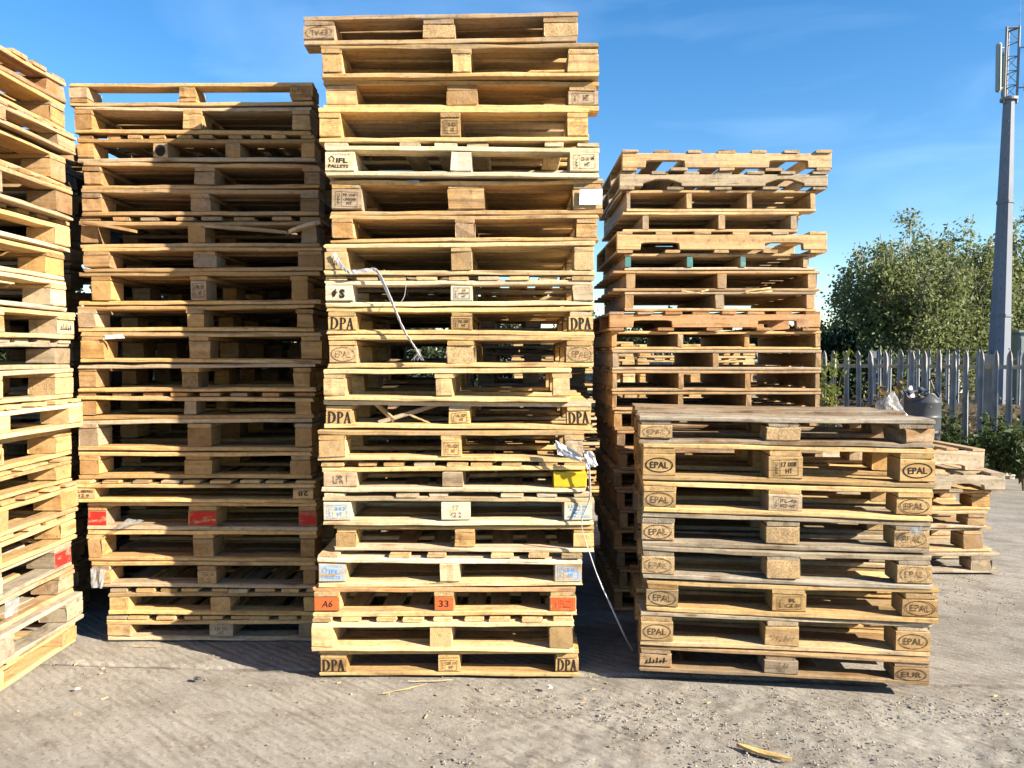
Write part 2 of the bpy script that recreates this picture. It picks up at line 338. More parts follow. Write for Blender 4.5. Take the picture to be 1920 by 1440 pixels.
def make_ink(kind, bw, bh):
    k = Ink(); mat = 'ink'; a = kind.split(':'); t = a[0]
    if t in ('oval', 'ovalf', 'ovalb'):
        a1, b1 = min(0.062, bw * 0.44), min(0.034, bh * 0.44)
        k.oval(0, 0, a1, b1, 0.005 if t == 'ovalb' else 0.0036); k.text(a[1], 0, 0, a1 * 1.30, b1 * 0.86, 0.012 if t == 'ovalb' else 0.0)
        mat = {'oval': 'ink', 'ovalf': 'inkf', 'ovalb': 'inkk'}[t]
        if len(a) > 2: k.v = [(-x, -y) for x, y in k.v]
    elif t == 'serif': serif_dpa(k, 0, 0.0, bw * 0.86, bh * 0.86); mat = 'inkk'
    elif t in ('mark', 'markb', 'markr', 'markf', 'markk'):
        W, H = bw * 0.74, bh * 0.70; k.rect(0, 0, W, H, 0.0016)
        k.line((-W * .22, -H / 2), (-W * .22, H / 2), 0.0014); k.text('IPPC', -W * .36, 0, H * .75, W * .13, 0.0, 0, math.pi / 2)
        ls = a[1:]; n = len(ls)
        for i, s_ in enumerate(ls):
            k.text(s_, W * .14, H * (0.5 - (i + .5) / n) * .84, W * (.60 if len(s_) > 3 else .26), H * .62 / n, 0.018)
        mat = {'mark': 'ink', 'markb': 'inkb', 'markr': 'inkr', 'markf': 'inkf', 'markk': 'inkk'}[t]
    elif t in ('lines', 'linesb', 'linesf'):
        ls = a[1:]; n = len(ls)
        for i, s_ in enumerate(ls): k.text(s_, 0, bh * .74 * (0.5 - (i + .5) / n), min(bw * .8, len(s_) * .013), bh * .55 / n, 0.012)
        mat = {'lines': 'inkk', 'linesb': 'inkb', 'linesf': 'inkf'}[t]
    elif t in ('num', 'numu'):
        k.text(a[1], 0, 0, min(bw * .5, 0.026 * len(a[1])), bh * .46, 0.012, 0.25 if a[1][0] == 'A' else 0.0); mat = 'inkk'
        if t == 'numu': k.v = [(-x, -y) for x, y in k.v]
    elif t == 'house':
        s_ = bh * .2; u = -bw * .28; v = bh * .10
        k.line((u - s_ * .8, v), (u, v + s_ * .9), .004); k.line((u + s_ * .8, v), (u, v + s_ * .9), .004); k.line((u - s_ * .45, v), (u - s_ * .45, v - s_ * .7), .004); k.line((u + s_ * .45, v), (u + s_ * .45, v - s_ * .7), .004)
        k.text('IFL', bw * .08, bh * .06, bw * .40, bh * .24, 0.03); k.text('PALLETS', -bw * .04, -bh * .24, bw * .70, bh * .17, 0.02); k.text('111225 7', bw * .06, bh * .36, bw * .58, bh * .09)
        mat = 'inkb' if len(a) > 1 else 'inkk'
    elif t == 'leaf':
        pts = [(-.9, -.2), (-.75, .35), (-.1, .95), (.05, .2), (-.15, -.35), (-.35, -.8), (-.75, -.7)]; k.poly([(x * .022 - .012, y * .022) for x, y in pts])
        k.text('S', .014, -.002, .026, .042, .06); k.line((-.03, -.02), (-.006, .006), .002); mat = 'inkk'
    elif t == 'scrawl':
        pr = None
        for i in range(22):
            u = -bw * .36 + bw * .72 * i / 21; v = -bh * .05 + bh * .22 * math.sin(i * 1.9) * (0.4 + 0.6 * ((i * 7) % 5) / 5) - bh * .1 * (i / 21)
            if pr: k.line(pr, (u, v), .0022)
            pr = (u, v)
        mat = 'inkf'
    elif t == 'smudge':
        for i in range(6):
            u = -bw * .3 + i * bw * .11; k.line((u, -bh * .22), (u + bw * .03, bh * (.05 + .15 * ((i * 3) % 2))), .005)
        k.line((-bw * .34, -bh * .2), (bw * .36, -bh * .05), .004); mat = 'inkk'
    elif t == 'ring':
        for r_ in (.010, .019, .029, .037): k.oval(0, 0, r_, r_ * .95, .0016, 24)
        mat = 'inkf'
    elif t == 'dot': k.poly([(.026 * math.cos(i * .42), .03 * math.sin(i * .42)) for i in range(15)]); mat = 'inkk'
    return k, M[mat]
_ink_cache = {}
def stamp(block, mp, kind, bw, bh, cx, cz, tint):
    """ink on the front face (-y) of a pallet block; cx, cz the face centre in pallet space"""
    key = (kind, round(bw, 2), round(bh, 2))
    if key not in _ink_cache:
        k, m = make_ink(kind, bw, bh); _ink_cache[key] = (mesh('ink_stamp', [(u, 0, v) for u, v in k.v], k.f), m)
    me, m = _ink_cache[key]
    mp = mp @ Matrix.Rotation(rnd.uniform(-.06, .06), 4, 'Y')
    o = link('ink_stamp', me, m, block); o.matrix_local = LOCAL[block.name].inverted() @ mp; return o

# ------------------------------------------------------------------ pallets
def pick(c, amt=0.19):
    t = tinted(TINT[c], amt); k = rnd.random()
    if k < .13: m = rnd.uniform(.60, .8); t = (t[0] * m, t[1] * m * .98, t[2] * m * .95)       # an older, darker piece
    elif k < .27: g_ = .30 * t[0] + .5 * t[1] + .2 * t[2]; t = tuple(c_ * .45 + g_ * f * .55 for c_, f in zip(t, (1.06, .98, .86)))   # silvered
    elif k < .37: t = (min(1, t[0] * 1.13), t[1] * 1.17, t[2] * 1.28)                               # fresher
    return t
def make_pallet(kind, W, D, H, loc, rz, tint, age, label, group, blocks=None, marks=None, coats=None, nb=3, roll=0.0, top_tint=None, opts=None, slats=None):
    """local frame: x along the face, y into the stack, z up; origin front centre at the underside"""
    opts = opts or {}; marks = marks or {}; coats = coats or {}
    p = thing('wooden_pallet', loc, rz, label, 'pallet', group)
    p.rotation_euler = (0, roll, rz)
    x0 = -W / 2; tt = top_tint or tint
    if blocks is None:
        bwid = opts.get('bw', 0.12)
        blocks = [(x0 + (W - bwid) * i / (nb - 1), x0 + (W - bwid) * i / (nb - 1) + bwid) for i in range(nb)]
    def jy(): return rnd.uniform(-0.004, 0.004)
    def ag(k=1.0): return max(0.0, min(1.0, age * k + rnd.uniform(-.15, .15)))
    if kind in ('euro', 'flip', 'perimeter'):
        t = 0.022 if H > 0.128 else 0.019
        euro = kind != 'perimeter'
        zb = t; zt = H - 2 * t                      # block from zb to zt
        bd = opts.get('bd', 0.14)
        ys = [bd / 2, D / 2, D - bd / 2]
        zc = lambda z: H - z if kind == 'flip' else z
        for j, yb in enumerate(ys):
            for i, (a, b) in enumerate(blocks):
                cxm, bw = (a + b) / 2, b - a
                coat = coats.get(i) if j == 0 else None
                mat = M[coat] if coat in M else None
                if coat is None and j > 0 and rnd.random() < 0.2 and euro: mat = M['chip']
                ax = 'x' if (rnd.random() < 0.6 or j == 0 and i in marks) else 'y'
                ti = tuple(c_ * f_ for c_, f_ in zip(pick(opts.get('bt', tint)), (.86, .83, .80)))
                if coat in ('white',): ti = pick('w')
                if mat is M['chip']: ti = tinted((0.44, 0.30, 0.155), 0.1)
                bh = zt - zb - 0.002
                L, wd = (bw, bd) if ax == 'x' else (bd, bw)
                dy = jy() + (opts.get('push', {}).get(i, 0.0) if j == 0 else 0)
                yw = rnd.uniform(-.035, .035) + (opts.get('twist', {}).get(i, 0.0) if j == 0 else 0)
                yy = min(max(yb + dy, 0), D)
                ctr = Vector((cxm, yy, zc((zb + zt) / 2)))
                lab = None
                if coat in ('red', 'orange', 'yellow', 'teal', 'blue', 'white', 'bluish') and j == 0: lab = {'red': 'red painted block', 'orange': 'orange painted block', 'yellow': 'bright yellow painted block', 'teal': 'teal painted block', 'blue': 'blue painted block', 'white': 'whitened block', 'bluish': 'pale blue washed block'}[coat]
                if coat == 'chip' and j == 0: lab = 'pressed wood chip block'
                bo = part(p, 'block', L, wd, bh, ctr, ax, ti, ag(), mat, 0, 3, rnd.uniform(-.015, .015) * (j > 0), yw, 0, 0.0008 if j == 0 and (i in marks or i in opts.get('patch', {})) else 0.0024, 0.005, lab)
                if j == 0 and i in opts.get('patch', {}):
                    pc = board_mesh(bw - .006, .003, bh - .006, 2, .0008, .0003, 0, 'painted_end')
                    link('painted_end', pc, [M[opts['patch'][i]]] * 2, bo, LOCAL[bo.name].inverted() @ Matrix.Translation((cxm, yy - (wd if ax == 'x' else L) / 2 - .0003, ctr.z)) @ Matrix.Rotation(yw, 4, 'Z'), ti + (.4,))
                if j == 0 and i in marks:
                    fy = yy - (wd if ax == 'x' else L) / 2 - (0.0010 if i in opts.get('patch', {}) else 0.0003)
                    mpx = Matrix.Translation((cxm, yy, ctr.z)) @ Matrix.Rotation(yw, 4, 'Z') @ Matrix.Translation((0, fy - yy - .0015, 0))
                    stamp(bo, mpx, marks[i], bw, bh, cxm, ctr.z, ti)
        if euro:
            for i, (a, b) in enumerate(blocks):       # boards across, over the blocks
                part(p, 'stringer_board', D, max(0.09, (b - a) * rnd.uniform(.9, 1.02)), t - 0.001, Vector(((a + b) / 2, D / 2 + jy(), zc(zt + t / 2))), 'y', pick(tint), ag(), None, 0, 4)
            ws = [0.145, 0.10, 0.145, 0.10, 0.145] if D < 0.9 else [0.13, 0.10, 0.12, 0.12, 0.12, 0.10, 0.13]
            gap = (D - sum(ws)) / (len(ws) - 1); y = 0
            for j, wd in enumerate(ws):
                part(p, 'deck_board', W, wd, t - 0.001, Vector((0, y + wd / 2 + jy(), zc(H - t / 2))), 'x', pick(tt if j == 0 else tint), ag(), None, rnd.uniform(-.007, .003), 9, rnd.uniform(-.012, .012), 0, rnd.choice((0, 0, .006, .014, .02)), 0.0028)
                y += wd + gap
        else:
            for j, yb in enumerate(ys):
                part(p, 'stringer_board', W, 0.10, t - 0.001, Vector((0, (0.05, D / 2, D - 0.05)[j] + jy(), zt + t / 2)), 'x', pick(tint), ag(), None, rnd.uniform(-.006, .003), 9, rnd.uniform(-.012, .012), 0, rnd.choice((0, 0, .006, .012)), 0.0026)
            ns = slats or 8; sw = opts.get('sw', 0.095)
            for i in range(ns):
                if i in opts.get('miss', ()): continue
                xs = x0 + sw / 2 + (W - sw) * i / (ns - 1) + (rnd.uniform(-.02, .02) if 0 < i < ns - 1 else 0)
                part(p, 'deck_board', D * rnd.uniform(.985, 1.0), sw * rnd.uniform(.85, 1.12), t - 0.003 - rnd.uniform(0, .003), Vector((xs, D / 2 + rnd.uniform(-.008, .008), H - t / 2 - 0.001)), 'y', pick(opts.get('st', tt)), ag(), None, 0, 4)
        if opts.get('bottom', True):
            yb3 = (bd / 2 if not euro else 0.05, D / 2, D - (bd / 2 if not euro else 0.05))
            for j, yb in enumerate(yb3):
                wb = 0.10 if j != 1 else 0.14
                if not euro and j == 1 and rnd.random() < .5: continue
                part(p, 'bottom_board', W * opts.get('bl', 1.0), wb, t - 0.001, Vector((0, (wb / 2 if j == 0 else yb) + jy(), zc(t / 2))), 'x', pick(opts.get('bb', tint)), ag(), None, rnd.uniform(-.002, .005), 9, rnd.uniform(-.01, .01), 0, rnd.choice((0, .006, .010, .018)), 0.0028)
            if not euro:
                for i, (a, b) in enumerate(blocks):
                    part(p, 'bottom_board', D - 0.24, 0.10, t - 0.003, Vector(((a + b) / 2, D / 2, t / 2)), 'y', pick(tint), ag(), None, 0, 3)
    elif kind == 'ends':                               # stringers seen end-on
        t = 0.017; sw = opts.get('bw', 0.042)
        if blocks is None or len(blocks) != nb or 'px' not in opts: pass
        for i, (a, b) in enumerate(blocks):
            coat = coats.get(i)
            so_ = part(p, 'stringer', D, b - a, H - 2 * t - 0.002, Vector(((a + b) / 2, D / 2 + jy(), H / 2)), 'y', pick(tint), ag(), None, 0, 3, 0, 0, 0, .0016)
            if coat: # painted end: a sub-part, a thin coat of paint over the sawn end
                cm = board_mesh(b - a + .002, .004, H - 2 * t - .004, 1, .001, .0006, 0, 'painted_end')
                link('painted_end', cm, [M[coat], M[coat]], so_, LOCAL[so_.name].inverted() @ Matrix.Translation(((a + b) / 2, -0.002, H / 2)), pick(tint) + (.4,))
        for z, nn, nm in ((H - t / 2, 7, 'deck_board'), (t / 2, opts.get('nbot', 5), 'bottom_board')):
            for j in range(nn):
                wd = 0.09 + rnd.uniform(0, .03)
                part(p, nm, W, wd, t - 0.001, Vector((0, wd / 2 + (D - wd) * j / (nn - 1) + jy(), z)), 'x', pick(tint), ag(), None, rnd.uniform(-.003, .002), 7, 0, 0, 0, .0018)
    elif kind == 'notched':                            # stringers seen from the side, fork notches cut in
        t = 0.017; hs_ = H - 2 * t
        for j in range(3):
            y = (0.02, D / 2, D - 0.02)[j]
            notched(p, W, 0.04, hs_ - 0.002, Vector((0, y + jy(), H / 2)), pick(tint, .06 if j == 0 else .13), ag(), opts.get('arch', 0.3))
        ns = slats or 7
        for z, nn, nm in ((H - t / 2, ns, 'deck_board'), (t / 2, 5, 'bottom_board')):
            for i in range(nn):
                sw = 0.09 + rnd.uniform(-.01, .012)
                part(p, nm, D * rnd.uniform(.99, 1.01), sw, t - 0.001, Vector((x0 + sw / 2 + (W - sw) * i / (nn - 1), D / 2 + rnd.uniform(-.006, .004), z)), 'y', pick(tt), ag(), None, 0, 4)
    return p

def notched(p, W, th, h, ctr, tint, age, arch):
    nw, nd = 0.225, 0.040
    pts = [(-W / 2, -h / 2)]
    for c in (-W * .295, W * .295):
        r_ = arch * .12; z0 = -h / 2
        pts += [(c - nw / 2, z0), (c - nw / 2 + .004, z0 + nd * (1 - arch)), (c - nw / 2 + r_, z0 + nd * .93), (c - nw / 2 + r_ * 2.2 + .01, z0 + nd),
                (c + nw / 2 - r_ * 2.2 - .01, z0 + nd), (c + nw / 2 - r_, z0 + nd * .93), (c + nw / 2 - .004, z0 + nd * (1 - arch)), (c + nw / 2, z0)]
    pts += [(W / 2, -h / 2)]
    n = 9
    pts += [(W / 2 - W * i / n, h / 2 + rnd.uniform(-.001, .001)) for i in range(n + 1)]
    bm = bmesh.new()
    a = [bm.verts.new((x, -th / 2, z)) for x, z in pts]; b = [bm.verts.new((x, th / 2, z)) for x, z in pts]
    bm.faces.new(a); bm.faces.new(list(reversed(b)))
    for i in range(len(pts)):
        j = (i + 1) % len(pts); bm.faces.new((a[j], a[i], b[i], b[j]))
    bmesh.ops.recalc_face_normals(bm, faces=bm.faces[:])
    bmesh.ops.bevel(bm, geom=[e for e in bm.edges if abs(e.verts[0].co.y - e.verts[1].co.y) < 1e-6], offset=.002, segments=1, affect='EDGES')
    me = bpy.data.meshes.new('stringer'); bm.to_mesh(me); bm.free()
    return link('stringer', me, [M['wood'], M['end']], p, Matrix.Translation(ctr), tint + (age,))

ORD = ['topmost', 'second', 'third', 'fourth', 'fifth', 'sixth', 'seventh', 'eighth', 'ninth', 'tenth', 'eleventh', 'twelfth', 'thirteenth', 'fourteenth',
       'fifteenth', 'sixteenth', 'seventeenth', 'eighteenth', 'nineteenth', 'twentieth', 'twenty-first', 'twenty-second', 'twenty-third', 'twenty-fourth']
def place(i, n, where):
    k = n - 1 - i
    if i == 0: return 'topmost in ' + where
    if k == 0: return 'at the bottom of ' + where
    if i <= n // 2: return ORD[i] + ' from top of ' + where
    return ORD[k] + ' from bottom of ' + where

def front_stack(rows, ybot, d, depth, where, group, default_nb=3):
    """rows: (ytop, xl, xr, kind, tint, age, description, options) read off the photo at the stack's front face"""
    n = len(rows)
    for i, (yt, xl, xr, kind, tint, age, desc, o) in enumerate(rows):
        yb = rows[i + 1][0] if i + 1 < n else ybot
        ym = (yt + yb) / 2
        dd = d + o.get('dy', 0.0)
        z1 = at(960, yt, d).z; z0 = max(0.0, at(960, yb, d).z) if i + 1 < n else 0.0
        a, b = at(xl, ym, dd).x, at(xr, ym, dd).x
        W = b - a; cx = (a + b) / 2
        bl = o.get('b'); blocks = None
        if bl: blocks = [(at(p, ym, dd).x - cx, at(q, ym, dd).x - cx) for p, q in bl]
        if blocks: blocks = [(max(p, -W / 2), min(q, W / 2)) for p, q in blocks]
        make_pallet(kind, W, o.get('D', depth), z1 - z0 - 0.0015, (cx, dd, z0), o.get('rz', 0.0) + rnd.uniform(-.006, .006), tint, age,
                    desc + ', ' + place(i, n, where), group, blocks, o.get('m'), o.get('c'), o.get('nb', default_nb), o.get('roll', 0.0), o.get('tt'), o, o.get('s'))

# tallest stack -----------------------------------------------------
GC = 'pallets of the tallest stack'
rowsC = [
 (25, 570, 1083, 'euro', 'b', .65, 'worn pallet with chunky blocks, one stamped upside down', dict(b=[(570, 628), (793, 852), (1020, 1083)], m={0: 'ovalf:EPAL:flip'}, c={1: 'chip', 2: 'chip'}, roll=-.012, D=.9)),
 (81, 603, 1123, 'euro', 'y', .35, 'pale pallet with one wide end block', dict(b=[(603, 640), (848, 882), (1065, 1122)])),
 (145, 608, 1122, 'euro', 'o', .35, 'tan pallet with a small black mark', dict(b=[(612, 668), (838, 896), (1065, 1121)], m={2: 'mark:HT'}, dy=.035)),
 (202, 598, 1103, 'euro', 'y', .15, 'yellowish pallet with growth rings on both end blocks', dict(b=[(598, 638), (826, 862), (1064, 1102)], m={0: 'ring', 1: 'markk:SI-0251:HT', 2: 'ring'}, dy=-.005)),
 (266, 610, 1123, 'perimeter', 'w', .25, 'cream pallet with a house emblem and framed stamp', dict(b=[(611, 665), (845, 884), (1068, 1122)], m={0: 'house', 2: 'markk:GB-361 M:HT'}, c={1: 'white'}, dy=-.01, s=8, miss=(1, 5))),
 (332, 620, 1130, 'euro', 'o', .45, 'brown pallet with a white paper label', dict(b=[(622, 677), (840, 908), (1075, 1129)], m={0: 'mark:FR-WP:-3008:HT'}, dy=.03, paper=1)),
 (400, 620, 1122, 'euro', 'o', .45, 'orange-tan pallet with weathered grey end block', dict(b=[(622, 662), (853, 890), (1082, 1120)], dy=.02)),
 (453, 608, 1115, 'euro', 'p', .3, 'pale pallet under the strap\'s upper end', dict(b=[(610, 650), (845, 885), (1077, 1113)], m={0: 'linesf:GV'}, dy=-.005)),
 (516, 610, 1113, 'perimeter', 'p', .2, 'pale pallet with a black leaf emblem', dict(b=[(610, 660), (845, 885), (1075, 1112)], m={0: 'leaf', 1: 'markk:GB:04009:HT'}, c={0: 'white', 1: 'white'}, s=9, D=1.0)),
 (574, 614, 1113, 'euro', 'y', .15, 'serif-lettered pallet below the leaf emblem', dict(b=[(615, 667), (846, 885), (1067, 1112)], m={0: 'serif', 1: 'markk:NL 029:HT', 2: 'serif'}, dy=.012)),
 (629, 615, 1113, 'euro', 'y', .3, 'pallet with oval-stamped chip blocks at both ends', dict(b=[(617, 668), (837, 891), (1062, 1112)], m={0: 'ovalf:EPAL', 2: 'ovalf:EPAL'}, c={0: 'chip', 1: 'chip', 2: 'chip'}, dy=.004)),
 (690, 607, 1070, 'euro', 'p', .2, 'pale narrow pallet stopping short of its neighbours', dict(b=[(607, 647), (818, 848), (1038, 1069)], dy=-.012)),
 (752, 608, 1108, 'euro', 'y', .2, 'pallet with serif letters and snapped slats crossed inside', dict(b=[(610, 661), (842, 881), (1064, 1108)], m={0: 'serif', 1: 'markk:NL 029:HT', 2: 'serif'}, dy=.02)),
 (806, 597, 1095, 'euro', 'y', .35, 'tan pallet with a stamped orange centre block', dict(b=[(598, 648), (827, 864), (1060, 1094)], m={1: 'mark:PL-1020:HT'}, dy=-.004)),
 (866, 604, 1098, 'perimeter', 'y', .2, 'pallet with one bright yellow corner block', dict(b=[(606, 668), (832, 868), (1038, 1098)], c={2: 'yellow'}, m={0: 'linesf:LPR 1'}, s=9)),
 (923, 607, 1112, 'perimeter', 'w', .3, 'whitened pallet with blue stamps at both ends', dict(b=[(607, 657), (827, 881), (1058, 1110)], m={0: 'markb:GB-48 21:HT', 1: 'linesf:17:42 2', 2: 'linesb:LOTS 06:NEW 23:MCG :AOU 2021'}, c={0: 'white', 1: 'white', 2: 'white'}, miss=(1, 4), s=8)),
 (985, 627, 1114, 'euro', 'y', .15, 'plain yellow pallet set back under the blue-stamped one', dict(b=[(630, 668), (853, 890), (1076, 1113)], dy=.02)),
 (1036, 596, 1092, 'perimeter', 'p', .3, 'pallet with pale blue washed end blocks', dict(b=[(597, 648), (824, 862), (1040, 1091)], patch={0: 'bluish', 2: 'bluish'}, m={0: 'house:b', 2: 'markb:GB-001:HT'}, dy=-.02, s=8, miss=(1, 4))),
 (1098, 588, 1080, 'euro', 'y', .45, 'pallet with orange painted blocks numbered in black', dict(b=[(589, 637), (814, 851), (1031, 1080)], patch={0: 'orange', 1: 'orange', 2: 'orange'}, m={0: 'num:A6', 1: 'num:33', 2: 'markr:CHEP 02:PRI HT:KARAKEZI'}, tt='r', dy=-.015)),
 (1153, 585, 1075, 'perimeter', 'p', .1, 'bright new pallet with plain unmarked blocks', dict(b=[(586, 625), (807, 847), (1030, 1074)], dy=-.03, s=9)),
 (1218, 600, 1085, 'euro', 'y', .15, 'pallet with serif letters standing on the concrete', dict(b=[(601, 650), (822, 862), (1042, 1085)], m={0: 'serif', 1: 'mark:GB 19:HT', 2: 'serif'}, c={}, dy=0)),
]
rowsC[18][7]['m'][2] = 'markr:PO-1002:PRI HT:K 400020'
DC = onz(960, 1268).y
front_stack(rowsC, 1268, DC, 1.0, 'the tallest stack', GC)

# half-shaded stack -------------------------------------------------
GB = 'pallets of the half-shaded stack'
rowsB = [
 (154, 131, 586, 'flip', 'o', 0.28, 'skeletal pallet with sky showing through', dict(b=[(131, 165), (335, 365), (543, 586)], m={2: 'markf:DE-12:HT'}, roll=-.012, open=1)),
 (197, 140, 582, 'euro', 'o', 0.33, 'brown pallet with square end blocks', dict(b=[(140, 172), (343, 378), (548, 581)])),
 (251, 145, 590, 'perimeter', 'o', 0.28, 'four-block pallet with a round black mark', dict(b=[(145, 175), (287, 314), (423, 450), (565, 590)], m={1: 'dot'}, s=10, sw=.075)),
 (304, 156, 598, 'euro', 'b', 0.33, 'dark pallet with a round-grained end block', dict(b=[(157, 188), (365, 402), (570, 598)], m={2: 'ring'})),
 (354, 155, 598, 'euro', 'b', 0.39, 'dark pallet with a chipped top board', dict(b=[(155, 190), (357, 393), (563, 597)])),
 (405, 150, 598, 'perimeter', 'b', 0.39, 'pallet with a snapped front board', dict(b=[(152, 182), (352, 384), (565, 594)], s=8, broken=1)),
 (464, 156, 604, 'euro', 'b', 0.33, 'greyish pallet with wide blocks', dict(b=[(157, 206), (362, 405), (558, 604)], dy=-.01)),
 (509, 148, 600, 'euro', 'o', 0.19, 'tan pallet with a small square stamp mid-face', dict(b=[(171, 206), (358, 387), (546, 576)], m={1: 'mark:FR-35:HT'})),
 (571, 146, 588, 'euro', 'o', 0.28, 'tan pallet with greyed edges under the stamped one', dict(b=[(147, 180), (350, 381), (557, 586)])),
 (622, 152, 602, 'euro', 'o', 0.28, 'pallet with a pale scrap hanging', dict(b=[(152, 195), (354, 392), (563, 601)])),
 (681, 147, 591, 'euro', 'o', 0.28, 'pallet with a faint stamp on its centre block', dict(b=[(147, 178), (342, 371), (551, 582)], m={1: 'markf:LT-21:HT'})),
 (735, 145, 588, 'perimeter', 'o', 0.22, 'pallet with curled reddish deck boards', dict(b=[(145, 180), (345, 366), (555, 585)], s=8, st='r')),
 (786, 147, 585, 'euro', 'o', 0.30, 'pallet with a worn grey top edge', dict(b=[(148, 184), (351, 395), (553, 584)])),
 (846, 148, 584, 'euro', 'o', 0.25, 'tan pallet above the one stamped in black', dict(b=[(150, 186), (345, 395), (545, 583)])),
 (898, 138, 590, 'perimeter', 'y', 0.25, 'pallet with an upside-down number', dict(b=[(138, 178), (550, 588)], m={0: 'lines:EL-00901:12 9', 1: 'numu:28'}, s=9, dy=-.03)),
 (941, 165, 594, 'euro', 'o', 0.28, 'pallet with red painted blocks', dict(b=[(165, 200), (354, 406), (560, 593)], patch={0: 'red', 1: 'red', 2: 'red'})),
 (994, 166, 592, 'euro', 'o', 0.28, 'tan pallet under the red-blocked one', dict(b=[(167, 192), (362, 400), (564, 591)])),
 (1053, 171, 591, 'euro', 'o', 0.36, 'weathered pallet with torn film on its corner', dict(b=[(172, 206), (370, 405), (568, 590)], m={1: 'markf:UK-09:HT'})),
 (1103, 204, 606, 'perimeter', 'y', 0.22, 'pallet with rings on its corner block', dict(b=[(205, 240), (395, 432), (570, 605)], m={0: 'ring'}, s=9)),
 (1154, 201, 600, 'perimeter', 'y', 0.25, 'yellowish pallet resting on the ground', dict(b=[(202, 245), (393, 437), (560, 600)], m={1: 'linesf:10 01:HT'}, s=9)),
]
DB = onz(960, 1202).y
front_stack(rowsB, 1202, DB, 1.0, 'the half-shaded stack', GB)

# brown stringer stack ----------------------------------------------
GD = 'pallets of the brown notched stack'
def q(*c): return [(1080 + a / 3.4286, 1080 + b / 3.4286) for a, b in c]
rowsD = [
 (283, 1167, 1560, 'notched', 'n', .45, 'pale notched pallet with a faint stamp at one end', dict(s=7, arch=.06, dy=-.03)),
 (322, 1162, 1552, 'notched', 'g', .6, 'grey pallet with arched fork notches', dict(s=7, arch=.6, dy=-.02)),
 (356, 1175, 1530, 'ends', 'n', .3, 'brown pallet with four stringer ends', dict(b=q((318, 350), (710, 745), (1100, 1135), (1508, 1540)))),
 (397, 1168, 1496, 'ends', 'n', .35, 'short brown pallet with three stringer ends', dict(b=q((430, 470), (915, 958), (1382, 1425)))),
 (435, 1157, 1551, 'notched', 'n', .2, 'reddish pallet with bold grain on its notched side', dict(s=6, arch=.15, dy=-.03)),
 (475, 1172, 1530, 'ends', 'n', .35, 'brown pallet with teal painted stringer ends', dict(b=q((318, 350), (714, 748), (1058, 1088), (1462, 1495)), c={0: 'teal', 1: 'teal', 2: 'teal'})),
 (507, 1150, 1537, 'ends', 'b', .4, 'brown pallet with three thick stringers and loose splinters', dict(b=q((322, 380), (908, 966), (1495, 1550)))),
 (546, 1172, 1530, 'ends', 'b', .25, 'brown pallet directly below the splinters', dict(b=q((318, 372), (896, 954), (1480, 1533)), nbot=3)),
 (584, 1143, 1538, 'notched', 'r', .3, 'red-brown pallet with swirling grain on its notched side', dict(s=8, arch=.12, dy=-.03)),
 (620, 1147, 1538, 'ends', 'o', .3, 'orange-brown pallet with four stringers open to the trees', dict(b=q((230, 260), (656, 690), (1082, 1114), (1535, 1568)), nbot=3)),
 (656, 1148, 1540, 'ends', 'b', .35, 'brown pallet with three stringers open to the fence', dict(b=q((236, 276), (880, 918), (1540, 1576)), nbot=3)),
 (694, 1148, 1540, 'ends', 'b', .4, 'brown pallet with four greyish stringer ends', dict(b=q((236, 264), (656, 690), (1088, 1122), (1540, 1570)))),
 (734, 1148, 1540, 'ends', 'b', .45, 'brown pallet half behind the low front stack', dict(b=q((228, 258), (656, 688), (1095, 1128), (1540, 1570)))),
]
y = 770
for k in range(10):
    kd = 'ends'; off = (k % 3) * 5
    rowsD.append((y, 1152 + off, 1532 + off, kd, ('o', 'r', 'b')[k % 3], .4, ('orange-brown', 'reddish', 'dark')[k % 3] + ' pallet mostly hidden by the low front stack', dict(nb=4, bw=.045)))
    y += 37.2
DD = 4.43
front_stack(rowsD, 1146, DD, 1.05, 'the brown stack', GD)

